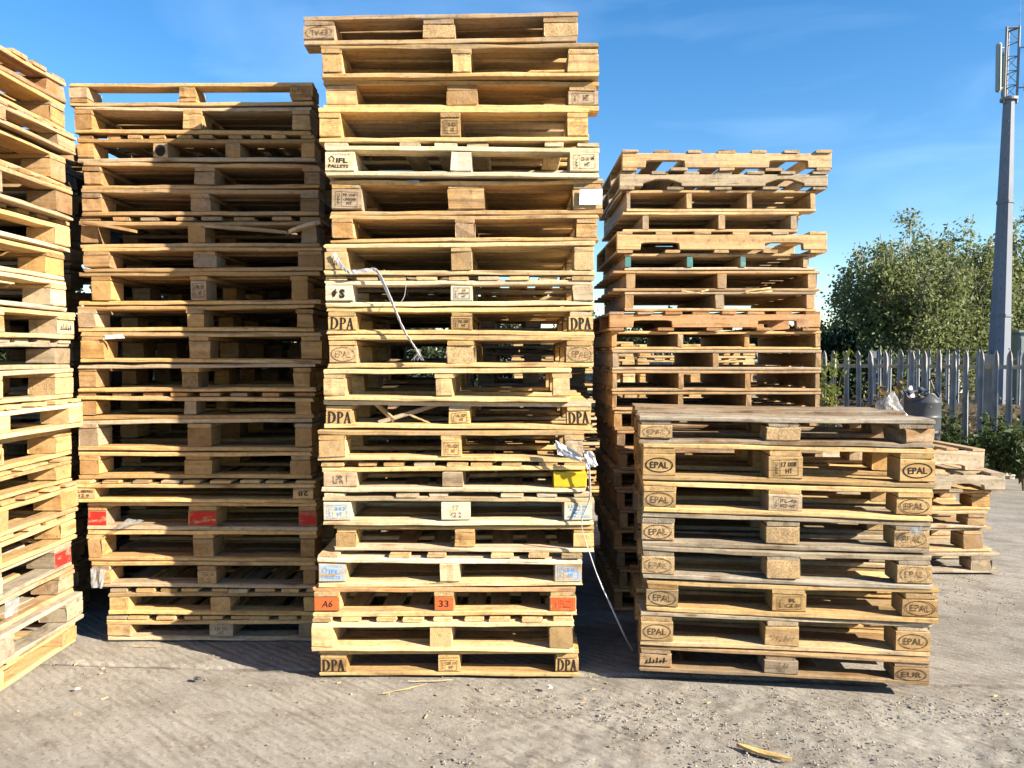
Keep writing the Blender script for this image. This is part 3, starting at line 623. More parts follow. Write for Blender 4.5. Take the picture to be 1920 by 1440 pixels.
# low front stack ---------------------------------------------------
GE = 'pallets of the low front stack'
lift = 0.045
eL, eR = onz(1203, 1262, lift), onz(1741, 1285, lift)
ev = (eR - eL).normalized(); rzE = math.atan2(ev.y, ev.x)
ynE = Vector((-ev.y, ev.x, 0))
eB = [779, 833, 903, 963, 1024, 1086, 1147, 1212, 1264]
rowsE = [
 (-6, 0, 'euro', 'd', .85, 'weathered brown-grey pallet with a twisted corner block', dict(m={0: 'ovalf:EPAL'}, c={1: 'chip', 0: 'chip'}, twist={2: .35}, push={2: .02}, tt='g')),
 (0, 2, 'euro', 'y', .3, 'pallet with bold black oval stamps', dict(m={0: 'ovalb:EPAL', 1: 'markk:17 008:HT', 2: 'ovalb:EPAL'})),
 (2, 0, 'euro', 'y', .3, 'pallet with clean thin oval stamps', dict(m={0: 'oval:EPAL', 1: 'mark:PL-40:KD HT', 2: 'oval:EPAL'})),
 (0, -2, 'euro', 'g', .6, 'pallet with silver tape over one oval stamp', dict(m={0: 'oval:EPAL', 2: 'ovalf:EPAL'}, c={1: 'chip', 0: 'chip', 2: 'chip'})),
 (0, -1, 'euro', 'g', .6, 'greyed pallet with faint oval stamps', dict(m={0: 'ovalf:EPAL', 2: 'ovalf:EPAL'}, c={1: 'chip', 0: 'chip', 2: 'chip'})),
 (8, 13, 'euro', 'y', .3, 'yellowish pallet shifted sideways with dark oval stamps', dict(m={0: 'oval:EPAL', 1: 'mark:R:CZ 01', 2: 'oval:EPAL'})),
 (-2, 4, 'euro', 'y', .45, 'pallet with oval stamps and a handwritten scrawl', dict(m={0: 'oval:EPAL', 1: 'scrawl', 2: 'oval:EPAL'})),
 (-3, 0, 'euro', 'b', .55, 'brown pallet with a smudged corner block', dict(m={0: 'smudge', 1: 'linesf:HT 22:007', 2: 'oval:EUR'}, rz=-.02)),
]
n = len(rowsE)
for i, (ol, orr, kind, tint, age, desc, o) in enumerate(rowsE):
    z1, z0 = at(960, eB[i], eL.y).z, at(960, eB[i + 1], eL.y).z
    if i == n - 1: z0 = lift
    a = eL + ev * (ol / 402.0); b = eR + ev * (orr / 420.0)
    c0 = (a + b) / 2; W = (b - a).length
    bl = [(-W / 2, -W / 2 + .142), (-.075, .07), (W / 2 - .145, W / 2)]
    make_pallet(kind, W, .80, z1 - z0 - .0015, (c0.x, c0.y + rnd.uniform(-.008, .008), z0), rzE + o.get('rz', 0) + rnd.uniform(-.01, .01), tint, age, desc + ', ' + place(i, n, 'the low front stack'), GE,
                bl, o.get('m'), o.get('c'), 3, .007, o.get('tt'), o)
for k in (0.2, 0.62):     # short bearers that keep the low stack off the uneven ground
    pB = eL.lerp(eR, k) + ynE * 0.45; pB.z = lift / 2
    o = part(None, 'timber_bearer', .6, .09, lift - .002, pB, 'x', pick('d'), .6, None, 0, 3, 0, rzE + math.pi / 2)
    tag(o, ('timber bearer under the inner half of the low front stack', 'timber bearer under the centre of the low front stack')[k > .5], 'timber')

# side-on stack at the edge -----------------------------------------
GA = 'pallets of the side-on stack'
yA = [142, 192, 246, 289, 350, 412, 470, 527, 583, 636, 690, 746, 801, 855, 901, 958, 1010, 1063, 1113, 1163, 1215]
tA = 'robobyypygypyyoygbgy'
dA = ['pallet with reddish deck boards against the sky', 'tan pallet with a sky-lit opening', 'brown pallet with a thin reddish deck', 'grey-brown pallet with a splintered edge', 'pallet with loose slats jutting out',
      'bright yellow pallet with a pale corner', 'clean yellow pallet with wide openings', 'pale pallet with a ragged end block', 'greyed pallet with a stamped end block', 'pale yellow pallet with a crisp corner',
      'grey chip-block pallet', 'pale pallet with a light deck', 'tan pallet with a small dark stamp', 'tan pallet with a bold square stamp', 'orange-tan pallet with a torn deck edge', 'yellow pallet with a leaning board inside',
      'greyish pallet with a salmon red end block', 'brown weathered pallet', 'grey pallet wrapped in cloudy film', 'yellow pallet on splayed feet']
XA = -2.255; nA = 20
for i in range(nA):
    z1, z0 = at(140, yA[i], 3.9).z, (at(140, yA[i + 1], 3.9).z if i < nA - 1 else 0.0)
    W = 1.2; far = 3.93 + rnd.uniform(-.03, .03); xo = XA + rnd.uniform(-.025, .025) - (0.012 if i < 4 else 0)
    marks = {12: {1: 'mark:HT 04'}, 13: {1: 'markk:B I:HT'}, 8: {2: 'smudge'}}.get(i)
    if i in (2, 4, 11, 14): xo += .02
    coats = {10: {2: 'chip', 1: 'chip'}}.get(i)
    kd = 'perimeter' if i in (0, 2, 4, 5, 9, 11, 13, 14, 15, 19) else 'euro'
    make_pallet(kd, W, 1.0 if kd == 'perimeter' else .8, z1 - z0 - .0015, (xo, far - W / 2, z0), math.pi / 2 + rnd.uniform(-.02, .02), tA[i], (.55, .3, .6, .5, .25, .2, .15, .25, .6, .15, .6, .2, .35, .3, .4, .3, .6, .6, .85, .25)[i],
                dA[i] + ', ' + place(i, nA, 'the side-on stack'), GA, [(-.6, -.46), (-.035 - .06, -.035 + .06), (.47, .6)] if i % 2 else [(-.6, -.455), (-.06, .06), (.455, .6)], marks, coats, 3, 0, 'r' if i in (0, 2) else None, {'st': 'r'} if i == 0 else {'patch': {2: 'red'}} if i == 16 else {}, 8)

# stacks standing behind --------------------------------------------
def rear_stack(x, d, W, D, top, where, group, desc, kinds='euro', tints='byob', rz=0.0, pitch=.144, age=.5):
    n = max(2, round(top / pitch)); h = top / n
    for i in range(n):
        k = kinds if isinstance(kinds, str) else kinds[i % len(kinds)]
        make_pallet(k, W + rnd.uniform(-.02, .02), D, h - .0015, (x + rnd.uniform(-.02, .02), d + rnd.uniform(-.015, .015), top - (i + 1) * h), rz + rnd.uniform(-.015, .015),
                    tints[(i * 7 + 3) % len(tints)], age, desc + ', ' + place(i, n, where), group, nb=3)
rear_stack(-3.14, 4.40, 1.2, 1.0, 2.72, 'the dark stack behind the side-on stack', 'pallets of the dark stack behind the side-on stack', 'deeply shaded pallet', 'euro', 'dbdb')
rear_stack(-2.15, 5.12, 1.2, 1.0, 2.70, 'the stack behind the half-shaded stack', 'pallets of the stack behind the half-shaded stack', 'shadowed brown pallet', 'euro', 'bdb')
rear_stack(-.90, 5.12, 1.2, 1.0, 2.30, 'the stack behind the tallest stack', 'pallets of the stack behind the tallest stack', 'shadowed brown pallet', 'euro', 'bdb')
rear_stack(.15, 5.75, .8, 1.2, 1.95, 'the narrow stack behind the tallest stack', 'pallets of the narrow rear stack', 'dim brown pallet', 'perimeter', 'bob')
rear_stack(.62, 7.6, 1.2, 1.0, 1.62, 'the far stack behind the tallest one', 'pallets of the far yellow stack', 'sunlit yellow pallet', ('euro', 'perimeter'), 'yyp', .02, age=.25)
rear_stack(1.95, 8.1, 1.2, 1.0, 1.60, 'the far stack behind the brown one', 'pallets of the far pale stack', 'sunlit pale pallet', ('euro', 'perimeter'), 'ypy', -.03, age=.2)
rear_stack(2.75, 9.6, 1.1, 1.0, 1.42, 'the farthest stack near the fence', 'pallets of the farthest stack', 'distant whitish pallet', ('euro', 'perimeter'), 'wpw', -.25, age=.3)

# small untidy stack by the fence -----------------------------------
GF = 'pallets of the small untidy stack'
yF = [838, 884, 920, 958, 990, 1036, 1079]; xF = [1852, 1873, 1860, 1848, 1862, 1872]
kF = ['notched', 'notched', 'euro', 'euro', 'euro', 'euro']; tF = 'ngonng'
dF = ['tilted orange-brown pallet with slats on top', 'grey notched pallet sticking out at the end', 'tan pallet with a bright end block', 'tan pallet with crooked loose boards inside', 'pallet with a blue painted block', 'grey pallet with long boards poking out']
DF = 5.2
for i in range(6):
    z1, z0 = at(960, yF[i], DF).z, (at(960, yF[i + 1], DF).z if i < 5 else 0.0)
    xr = at(xF[i], (yF[i] + yF[i + 1]) / 2, DF).x; W = 1.2 if i != 5 else 1.28
    make_pallet(kF[i], W, .9, z1 - z0 - .0015, (xr - W / 2, DF + (-.05 if i == 1 else 0), z0), (.06, -.03, .03, -.02, .02, -.03)[i], tF[i], (.3, .7, .2, .3, .35, .7)[i],
                dF[i] + ', ' + place(i, 6, 'the small stack'), GF, None if kF[i] == 'notched' else [(-W / 2, -W / 2 + .12), (-.06, .06), (W / 2 - (.125 if i < 4 else .2), W / 2 - (0.0 if i < 4 else .06))], None, {1: 'blue'} if i == 4 else None, 3, .03 if i == 0 else 0, None, {'bw': .12})

# ------------------------------------------------------------------ loose bits on the stacks
def ribbon(name, pts, wd, mat, label, cat, parent=None, twist=None, th=.0012, jitter=0.0):
    """thin woven band following pts, wd wide, real thickness"""
    pts = [Vector(p) for p in pts]; dense = []
    for a, b in zip(pts[:-1], pts[1:]):
        for k in range(6): dense.append(a.lerp(b, k / 6))
    dense.append(pts[-1])
    for _ in range(3): dense = [dense[0]] + [(dense[i - 1] + dense[i] * 2 + dense[i + 1]) / 4 for i in range(1, len(dense) - 1)] + [dense[-1]]
    v, f = [], []
    for i, p_ in enumerate(dense):
        t = (dense[min(i + 1, len(dense) - 1)] - dense[max(i - 1, 0)]).normalized()
        side = t.cross(Vector((0, 1, 0))); side = side.normalized() if side.length > 1e-4 else Vector((1, 0, 0))
        side = Matrix.Rotation((twist or 0) * i / len(dense) + rnd.uniform(-1, 1) * jitter, 3, t) @ side; nn = t.cross(side).normalized()
        w2 = wd / 2 * (1 + rnd.uniform(-.25, .2) * (jitter > 0))
        for s_, h_ in ((-1, -1), (1, -1), (1, 1), (-1, 1)): v.append(p_ + side * w2 * s_ + nn * th * h_)
    for i in range(len(dense) - 1):
        for k in range(4): f.append((i * 4 + k, i * 4 + (k + 1) % 4, i * 4 + 4 + (k + 1) % 4, i * 4 + 4 + k))
    f += [(3, 2, 1, 0), tuple(len(v) - 4 + k for k in range(4))]
    o = link(name, mesh(name, v, f), mat, parent)
    if label: tag(o, label, cat)
    return o
dS = DC - .022
st = ribbon('torn_strap', [at(626, 474, dS), at(638, 497, dS), at(652, 511, dS - .01), at(680, 508, dS - .012), at(706, 504, dS - .012), at(720, 533, dS - .014), at(738, 574, dS - .02), at(757, 620, dS - .02), at(776, 648, dS - .018), at(787, 668, dS - .016)], .016, M['plastic'],
            'torn white woven strap hanging across the tallest stack', 'strap', None, 1.2, .0012, .25)
for k in range(7):
    a = at(784 + rnd.uniform(-4, 4), 655, dS - .02)
    ribbon('frayed_thread', [a, a + Vector((rnd.uniform(-.012, .012), rnd.uniform(-.01, .01), -.02)), a + Vector((rnd.uniform(-.03, .03), rnd.uniform(-.01, .01), -.05))], .0012, M['plastic'], None, None, st, 0, .0005)
a = at(750, 580, dS - .02)
ribbon('frayed_thread', [at(740, 566, dS - .02), at(752, 567, dS - .03), at(759, 555, dS - .03), at(762, 530, dS - .03)], .0018, M['plastic'], None, None, st, 0, .0006)
# crumpled knot and long tail at the yellow block
dT = DC - .03
k2 = ribbon('knotted_strap', [at(1040, 832, dT), at(1052, 848, dT - .03), at(1070, 855, dT - .035), at(1090, 862, dT - .03), at(1104, 868, dT - .02), at(1106, 905, dT - .01), at(1107, 935, dT), at(1088, 978, dT - .005), at(1100, 1020, dT), at(1120, 1080, DC), at(1145, 1135, DC + .02), at(1170, 1190, DC + .05), onz(1186, 1220, .004)], .011, M['plastic'],
            'white strap knotted at the yellow block, its tail trailing down to the ground', 'strap', None, 2.5, .001, .12)
def crumple(name, c, sx, sy, sz, mat, parent=None, seed=0, label=None, cat=None, n=3, rough=.35):
    r_ = random.Random(seed); bm = bmesh.new(); bmesh.ops.create_icosphere(bm, subdivisions=n, radius=1)
    for v in bm.verts:
        k = 1 + rough * (math.sin(v.co.x * 5 + seed) * math.sin(v.co.y * 6 + seed * 2) + math.sin(v.co.z * 7 + seed) * .6) + r_.uniform(-1, 1) * rough * .3
        v.co = Vector((v.co.x * sx * k, v.co.y * sy * k, v.co.z * sz * k))
    me = bpy.data.meshes.new(name); bm.to_mesh(me); bm.free()
    o = link(name, me, mat, parent); o.location = c
    if label: tag(o, label, cat)
    return o
def crease_sheet(name, quad, nx, ny, amp, mat, parent=None, seed=0, th=.001):
    """crumpled sheet between four corners with creases and real thickness"""
    r_ = random.Random(seed); a, b, c, d = [Vector(p) for p in quad]; nn = (b - a).cross(d - a).normalized(); v = []; f = []
    for j in range(ny + 1):
        for i in range(nx + 1):
            u, w_ = i / nx, j / ny; p_ = a.lerp(b, u).lerp(d.lerp(c, u), w_)
            v.append(p_ + nn * amp * (math.sin(u * 9 + seed + w_ * 3) * .6 + math.sin(w_ * 8 - u * 5 + seed) * .5 + r_.uniform(-.5, .5)))
    m_ = len(v); v += [p_ - nn * th for p_ in v]
    for j in range(ny):
        for i in range(nx):
            q_ = j * (nx + 1) + i; f.append((q_, q_ + 1, q_ + nx + 2, q_ + nx + 1)); f.append((m_ + q_, m_ + q_ + nx + 1, m_ + q_ + nx + 2, m_ + q_ + 1))
    o = link(name, mesh(name, v, f), mat, parent); return o
crease_sheet('knot_tuft', [at(1041, 825, dT - .02), at(1090, 852, dT - .04), at(1092, 868, dT - .03), at(1046, 852, dT - .02)], 9, 5, .007, M['plastic'], k2, 3)
crease_sheet('knot_tuft', [at(1094, 846, dT - .04), at(1110, 846, dT - .03), at(1121, 872, dT - .02), at(1100, 880, dT - .02)], 6, 6, .008, M['plastic'], k2, 8)
# paper label, tape, film
def sheet(name, pts, mat, label, cat, seed=1, amp=.0015):
    o = crease_sheet(name, pts, 6, 4, amp, mat, None, seed); return tag(o, label, cat)
zy = DC + .03 - .012
sheet('paper_label', [at(1086, 384, zy), at(1129, 384, zy), at(1130, 354, zy), at(1087, 355, zy)], M['paper'], 'torn white paper label stuck on a brown pallet end block', 'label', 2, .002)
def onE(px, py, off=.012):      # point on the low stack's front face
    r = ray(px, py); nE = -ynE; o0 = Vector((0, 0, EYE)); t = (eL + nE * off - o0).dot(nE) / r.dot(nE); return o0 + r * t
sheet('silver_tape', [onE(1705, 1003), onE(1728, 1002), onE(1729, 987), onE(1706, 989)], M['film'], 'strip of silver tape over an oval stamp', 'tape', 3, .001)
zb = DB - .02
sheet('plastic_wrap', [at(210, 994, zb - .02), at(228, 990, zb - .03), at(270, 976, zb), at(240, 972, zb)], M['film'], 'white plastic scrap lying on the red-blocked pallet edge', 'plastic scrap', 4, .005)
sheet('torn_film', [at(172, 1102, zb), at(192, 1103, zb), at(198, 1068, zb), at(170, 1066, zb)], M['film'], 'torn cloudy film clinging to a pallet corner near the ground', 'plastic film', 6, .006)
sheet('pale_scrap', [at(197, 636, zb), at(234, 634, zb), at(230, 627, zb), at(196, 628, zb)], M['paper'], 'pale scrap hanging under a board in the half-shaded stack', 'scrap', 7, .002)
# film around the side-on stack
xa = XA + .03
def onx(px, py, x=xa): r = ray(px, py); return Vector((0, 0, EYE)) + r * (x / r.x)
sheet('plastic_film', [onx(10, 1160), onx(34, 1148), onx(36, 1118), onx(10, 1128)], M['film'], 'cloudy film wrapped on a lower block of the side-on stack', 'plastic film', 9, .004)
# snapped slats and splinters
def stick(name, a, b, wd, th, tint, label, cat='splinter', age=.2, jit=.002):
    a, b = Vector(a), Vector(b); dlt = b - a; L = dlt.length
    me = board_mesh(L, wd, th, 7, .0015, jit, rnd.uniform(-.004, .004), name, None, 0)
    for v in me.vertices:
        u = abs(v.co.x) / (L / 2); k = 1 - .75 * max(0, u - .55) / .45; v.co.y *= k
    o = link(name, me, [M['wood'], M['end']], None, None, pick(tint) + (age,))
    o.matrix_local = Matrix.Translation((a + b) / 2) @ dlt.to_track_quat('X', 'Z').to_matrix().to_4x4()
    return tag(o, label, cat)
e1 = DC + .03
stick('snapped_slat', at(700, 752, e1 + .05), at(738, 788, e1), .012, .02, 'y', 'snapped slat slanting down inside a serif-lettered pallet')
stick('snapped_slat', at(710, 792, e1), at(838, 752, e1 + .06), .016, .02, 'b', 'long snapped slat slanting up inside a serif-lettered pallet')
stick('snapped_slat', at(768, 778, e1), at(806, 794, e1), .010, .008, 'y', 'short sliver beside the crossed snapped slats')
e2 = DB - .03
stick('bent_board', at(540, 436, e2), at(600, 416, e2), .05, .018, 'o', 'splintered board end bent upward on the half-shaded stack', 'board')
stick('bent_board', at(385, 424, e2), at(540, 436, e2 - .01), .05, .014, 'b', 'snapped board sagging along the half-shaded stack', 'board')
stick('bent_board', at(152, 417, e2), at(256, 434, e2), .04, .014, 'b', 'split board drooping at the sunny end of the half-shaded stack', 'board')
e3 = DD - .02
for (x1, y1, x2, y2, l) in ((1277, 545, 1318, 549, 'pair of pale splinters on a brown pallet edge'), (1310, 548, 1328, 543, 'short pale splinter crossing another on the brown stack'),
                            (1398, 546, 1445, 540, 'long pale splinter lying on the brown stack'), (1400, 549, 1447, 546, 'lower pale splinter lying on the brown stack')):
    stick('splinter', at(x1, y1, e3), at(x2, y2, e3), .014, .01, 'p', l)
stick('side_lath', at(1166, 360, DD + .02), at(1136, 407, DD + .75), .03, .014, 'n', 'long lath hanging off the side of the brown stack', 'board')
e4 = eL.y + .2
stick('loose_slat', onE(1590, 1267, -.10), onE(1660, 1262, -.12), .03, .01, 'p', 'bright loose slat inside the bottom pallet of the low front stack')
for k, (px, py, l) in enumerate(((1320, 790, 'pebble-like lump'), (1350, 788, 'rounded lump'))): pass
stick('wood_shard', onz(1384, 1397, .001), onz(1482, 1424, .001), .030, .012, 'y', 'pale wood shard lying on the rough ground in front', 'wood shard', .1, .004)
for (a0, b0, c0, d0, l) in ((765, 1277, 848, 1274, 'pale sliver on the ground before the tallest stack'), (250, 1211, 300, 1212, 'thin sliver on the ground by the half-shaded stack'), (718, 1300, 800, 1282, 'straw-like sliver on the concrete')):
    stick('sliver', onz(a0, b0, .004), onz(c0, d0, .004), .005, .003, 'y', l)
crumple('paper_scrap', onz(1031, 1288, .008), .010, .016, .006, M['paper'], None, 2, 'small white scrap on the ground by the tallest stack', 'scrap', 2)
crumple('litter_scrap', onz(145, 1291, .006), .012, .009, .004, M['paper'], None, 4, 'small white scrap on the concrete near the side-on stack', 'scrap', 2)
crumple('dark_stone', onz(370, 1272, .006), .018, .012, .007, M['black'], None, 6, 'dark stone on the concrete joint', 'stone', 2)

# ------------------------------------------------------------------ ground
def vnoise(x, y, s, seed):
    r_ = np.random.default_rng(seed); T = r_.random((257, 257))
    X, Y = x * s, y * s; i, j = np.floor(X).astype(int), np.floor(Y).astype(int); u, v = X - i, Y - j
    u, v = u * u * (3 - 2 * u), v * v * (3 - 2 * v); i0, j0, i1, j1 = i % 256, j % 256, (i + 1) % 256, (j + 1) % 256
    return (T[i0, j0] * (1 - u) + T[i1, j0] * u) * (1 - v) + (T[i0, j1] * (1 - u) + T[i1, j1] * u) * v
def smooth(a, b, x): t = np.clip((x - a) / (b - a), 0, 1); return t * t * (3 - 2 * t)
def joint_y(x): return 3.555 - 0.055 * x + 0.012 * np.sin(x * 2.3)
def rough_mask(x, y):       # where the top of the slab has broken up into gravel
    n_ = vnoise(x + 9, y + 4, 1.1, 5)
    return smooth(-.75, .1, x + (n_ - .5) * 1.2) * smooth(0.02, .22, joint_y(x) - y) + .35 * smooth(3.9, 4.6, y) * smooth(1.0, 2.0, x)
def ground_mesh():
    xs = np.concatenate([np.array([-600, -200, -80, -30, -14, -8, -5]), np.arange(-3.6, 4.2, .0155), np.array([5, 6, 7.5, 9, 12, 16, 24, 40, 80, 200, 600])])
    ys = np.concatenate([np.array([-600, -100, -20, -4, 0, 1.5, 2.2]), np.arange(2.6, 4.3, .0125), np.arange(4.3, 8, .06), np.array([8.5, 9, 9.5, 10, 11, 12, 14, 18, 26, 45, 90, 250, 900])])
    X, Y = np.meshgrid(xs, ys); rm = np.clip(rough_mask(X, Y), 0, 1)
    near = smooth(2.0, 2.6, Y) * (1 - smooth(5, 8, Y))
    z = -(.010 * vnoise(X, Y, 1.7, 1) + .004 * vnoise(X, Y, 7, 2)) * near
    z -= rm * (.0075 * vnoise(X, Y, 16, 3) ** 1.5 + .0055 * vnoise(X, Y, 38, 4)) * near
    g = np.abs(Y - joint_y(X)); z -= .012 * np.exp(-(g / .011) ** 2) * near
    sh = smooth(0, .02, joint_y(X) - Y); z -= .005 * sh * near
    nx, ny = len(xs), len(ys); V = np.stack([X.ravel(), Y.ravel(), z.ravel()], 1)
    idx = np.arange(nx * ny).reshape(ny, nx); F = np.stack([idx[:-1, :-1], idx[:-1, 1:], idx[1:, 1:], idx[1:, :-1]], -1).reshape(-1, 4)
    return np_mesh('ground', V, F, True)
def np_mesh(name, V, F, sm=False):
    V = np.asarray(V, dtype=np.float32); F = np.asarray(F, dtype=np.int32); me = bpy.data.meshes.new(name)
    me.vertices.add(len(V)); me.vertices.foreach_set('co', V.ravel()); k = F.shape[1]
    me.loops.add(F.size); me.loops.foreach_set('vertex_index', F.ravel()); me.polygons.add(len(F))
    me.polygons.foreach_set('loop_start', np.arange(0, F.size, k, dtype=np.int32)); me.polygons.foreach_set('loop_total', np.full(len(F), k, dtype=np.int32))
    if sm: me.polygons.foreach_set('use_smooth', np.ones(len(F), dtype=bool))
    me.update(calc_edges=True); me.validate(); return me
def ground_mat():
    b = MatB('worn_concrete'); v = b.coord(rand=False)
    big = b.noise(v, .9, 5, .5); mid = b.noise(v, 5, 6, .3, .65); fine = b.noise(v, 120, 4, 0, .7)
    col = b.mix((0.212, 0.198, 0.176), (0.282, 0.262, 0.232), b.ramp(big, [(.35, 0.), (.65, 1.)]))
    col = b.mix(col, b.mix(col, (.66, .62, .58), 1, 'MULTIPLY'), b.ramp(mid, [(.46, 0.), (.68, .8)]))
    col = b.mix(col, b.mix(col, (1.30, 1.28, 1.24), 1, 'MULTIPLY'), b.ramp(fine, [(.52, 0.), (.66, .9)]))
    vo = b.n('ShaderNodeTexVoronoi'); vo.inputs['Scale'].default_value = 95; b.l(v, vo.inputs['Vector'])
    sp_ = b.n('ShaderNodeSeparateColor'); b.l(vo.outputs['Color'], sp_.inputs[0])
    col = b.mix(col, b.mix(col, (.42, .40, .38), 1, 'MULTIPLY'), b.ramp(sp_.outputs[0], [(.93, 0.), (.96, .45)]))
    col = b.mix(col, (.36, .325, .28), b.ramp(sp_.outputs[1], [(.92, 0.), (.95, .45)]))
    # dirt packed in the slab joint
    sx = b.n('ShaderNodeSeparateXYZ'); b.l(v, sx.inputs[0]); wob = b.math('MULTIPLY', b.math('SUBTRACT', b.noise(v, 7, 4), .5), .05)
    jl = b.math('ABSOLUTE', b.math('ADD', b.math('ADD', b.math('SUBTRACT', sx.outputs[1], 3.555), b.math('MULTIPLY', sx.outputs[0], .055)), wob))
    jm = b.math('MULTIPLY', b.ramp(jl, [(.004, 1.), (.016, 0.)]), b.ramp(b.noise(v, 3, 4), [(.35, .15), (.6, .9)]))
    col = b.mix(col, (.075, .062, .05), jm)
    # long oily stains and tyre-dusted lanes
    st_ = b.n('ShaderNodeMapping'); st_.inputs['Rotation'].default_value = (0, 0, R(14)); st_.inputs['Scale'].default_value = (.5, 2.6, 1); b.l(v, st_.inputs['Vector'])
    col = b.mix(col, b.mix(col, (.74, .72, .70), 1, 'MULTIPLY'), b.ramp(b.noise(st_.outputs[0], 1.1, 5, .8, .6), [(.48, 0.), (.66, .7)]))
    # drag marks left by a brush in the wet concrete
    rot = b.n('ShaderNodeMapping'); rot.inputs['Rotation'].default_value = (0, 0, R(-52)); rot.inputs['Scale'].default_value = (1, 1, 1)
    b.l(v, rot.inputs['Vector']); wv = b.n('ShaderNodeTexWave', bands_direction='X'); wv.inputs['Scale'].default_value = 7.5; wv.inputs['Distortion'].default_value = 4.0
    wv.inputs['Detail'].default_value = 3; wv.inputs['Detail Scale'].default_value = 1.4; b.l(rot.outputs[0], wv.inputs['Vector'])
    h = b.math('ADD', b.math('ADD', b.math('MULTIPLY', fine, .55), b.math('MULTIPLY', sp_.outputs[2], .35)), b.math('MULTIPLY', b.math('MULTIPLY', wv.outputs['Fac'], b.ramp(big, [(.4, .2), (.6, 1.)])), .9))
    sk = b.n('ShaderNodeMapping'); sk.inputs['Scale'].default_value = (22, 2.0, 1); b.l(rot.outputs[0], sk.inputs['Vector']); stn = b.noise(sk.outputs[0], 1, 5, .6, .65)
    col = b.mix(col, b.mix(col, (.70, .68, .65), 1, 'MULTIPLY'), b.ramp(stn, [(.50, 0.), (.66, .8)]))
    h = b.math('ADD', h, b.math('MULTIPLY', stn, .8))
    b.base(col); b.p.inputs['Roughness'].default_value = .92; b.bump(h, .0048, .8); return b.m
M['ground'] = ground_mat()
tag(link('ground', ground_mesh(), M['ground']), 'worn grey-tan concrete yard with a joint and crumbling surface', 'ground', None, 'structure')
# loose gravel on the broken surface
def gravel(n_):
    x = nrg.uniform(-2.6, 3.6, n_ * 5); y = 2.65 + nrg.random(n_ * 5) ** 1.0 * 2.6
    keep = nrg.random(n_ * 5) < np.clip(rough_mask(x, y), 0.03, 1) * smooth(.35, .6, vnoise(x, y, 4, 9) + .15); x, y = x[keep][:n_], y[keep][:n_]; n_ = len(x)
    s = .0012 + nrg.random(n_) ** 5 * .0052
    base = np.array([[1, 0, 0], [0, 1, 0], [-1, 0, 0], [0, -1, 0], [0, 0, .75], [0, 0, -.75]]); fc = np.array([[0, 1, 4], [1, 2, 4], [2, 3, 4], [3, 0, 4], [1, 0, 5], [2, 1, 5], [3, 2, 5], [0, 3, 5]])
    a = nrg.uniform(0, 6.28, n_); ca, sa = np.cos(a), np.sin(a)
    P = base[None] * s[:, None, None] * nrg.uniform(.6, 1.3, (n_, 6, 1)); P[..., 0] *= nrg.uniform(.8, 1.7, (n_, 1))
    Q = P.copy(); Q[..., 0] = P[..., 0] * ca[:, None] - P[..., 1] * sa[:, None]; Q[..., 1] = P[..., 0] * sa[:, None] + P[..., 1] * ca[:, None]
    Q[..., 0] += x[:, None]; Q[..., 1] += y[:, None]; Q[..., 2] += (s * .3 - .011)[:, None]
    return np_mesh('gravel', Q.reshape(-1, 3), (fc[None] + (np.arange(n_) * 6)[:, None, None]).reshape(-1, 3))
gm = MatB('gravel_stone'); gg = gm.n('ShaderNodeNewGeometry'); gm.base(gm.ramp(gg.outputs['Random Per Island'], [(0., (.14, .127, .108)), (.5, (.228, .208, .178)), (1., (.32, .295, .255))])); gm.p.inputs['Roughness'].default_value = .9
tag(link('gravel', gravel(12000), gm.m), 'loose grit and small stones scattered over the broken concrete', 'gravel', None, 'stuff')

def chips(n_):
    V, F = [], []
    for k in range(n_):
        x = rnd.uniform(-2.4, 2.6); y_ = joint_y(x) + rnd.gauss(-.12, .22); L = rnd.uniform(.003, .011) * (2.4 if rnd.random() < .12 else 1); wd = rnd.uniform(.001, .0028); a = rnd.uniform(0, 3.14)
        c, q_ = math.cos(a), math.sin(a); i = len(V)
        for z in (-.010, -.0055 + rnd.uniform(0, .003)):
            for u, v_ in ((-L, -wd * .4), (L * .9, -wd), (L, wd * .5), (-L * .8, wd)): V.append((x + u * c - v_ * q_, y_ + u * q_ + v_ * c, z))
        F += [(i, i + 3, i + 2, i + 1), (i + 4, i + 5, i + 6, i + 7)] + [(i + k2_, i + (k2_ + 1) % 4, i + 4 + (k2_ + 1) % 4, i + 4 + k2_) for k2_ in range(4)]
    return mesh('wood_chips', V, F)
tag(link('wood_chips', chips(70), plain('pale_wood_chips', (.36, .27, .16), .85, 0, .35, 9)), 'tiny wood chips and slivers littering the concrete before the stacks', 'wood chips', None, 'stuff')

# ------------------------------------------------------------------ beyond the yard
# earth bank behind the fence
def bank():
    xs = np.linspace(-14, 40, 130); ys = np.linspace(11.2, 34, 60); X, Y = np.meshgrid(xs, ys)
    line = 10.8 - .6 * (X - 4.4); t = Y - np.maximum(line, 9.0) - .8
    z = -.03 + .48 * smooth(0, 3.0, t) * (.75 + .5 * vnoise(X, Y, .35, 21)) + .14 * (vnoise(X, Y, 2.2, 22) - .4) * smooth(0, 1, t)
    nx, ny = len(xs), len(ys); idx = np.arange(nx * ny).reshape(ny, nx)
    return np_mesh('earth_bank', np.stack([X.ravel(), Y.ravel(), z.ravel()], 1), np.stack([idx[:-1, :-1], idx[:-1, 1:], idx[1:, 1:], idx[1:, :-1]], -1).reshape(-1, 4), True)
bk = MatB('leaf_litter'); vb = bk.coord(rand=False); vo = bk.n('ShaderNodeTexVoronoi'); vo.inputs['Scale'].default_value = 14; bk.l(vb, vo.inputs['Vector']); sb = bk.n('ShaderNodeSeparateColor'); bk.l(vo.outputs['Color'], sb.inputs[0])
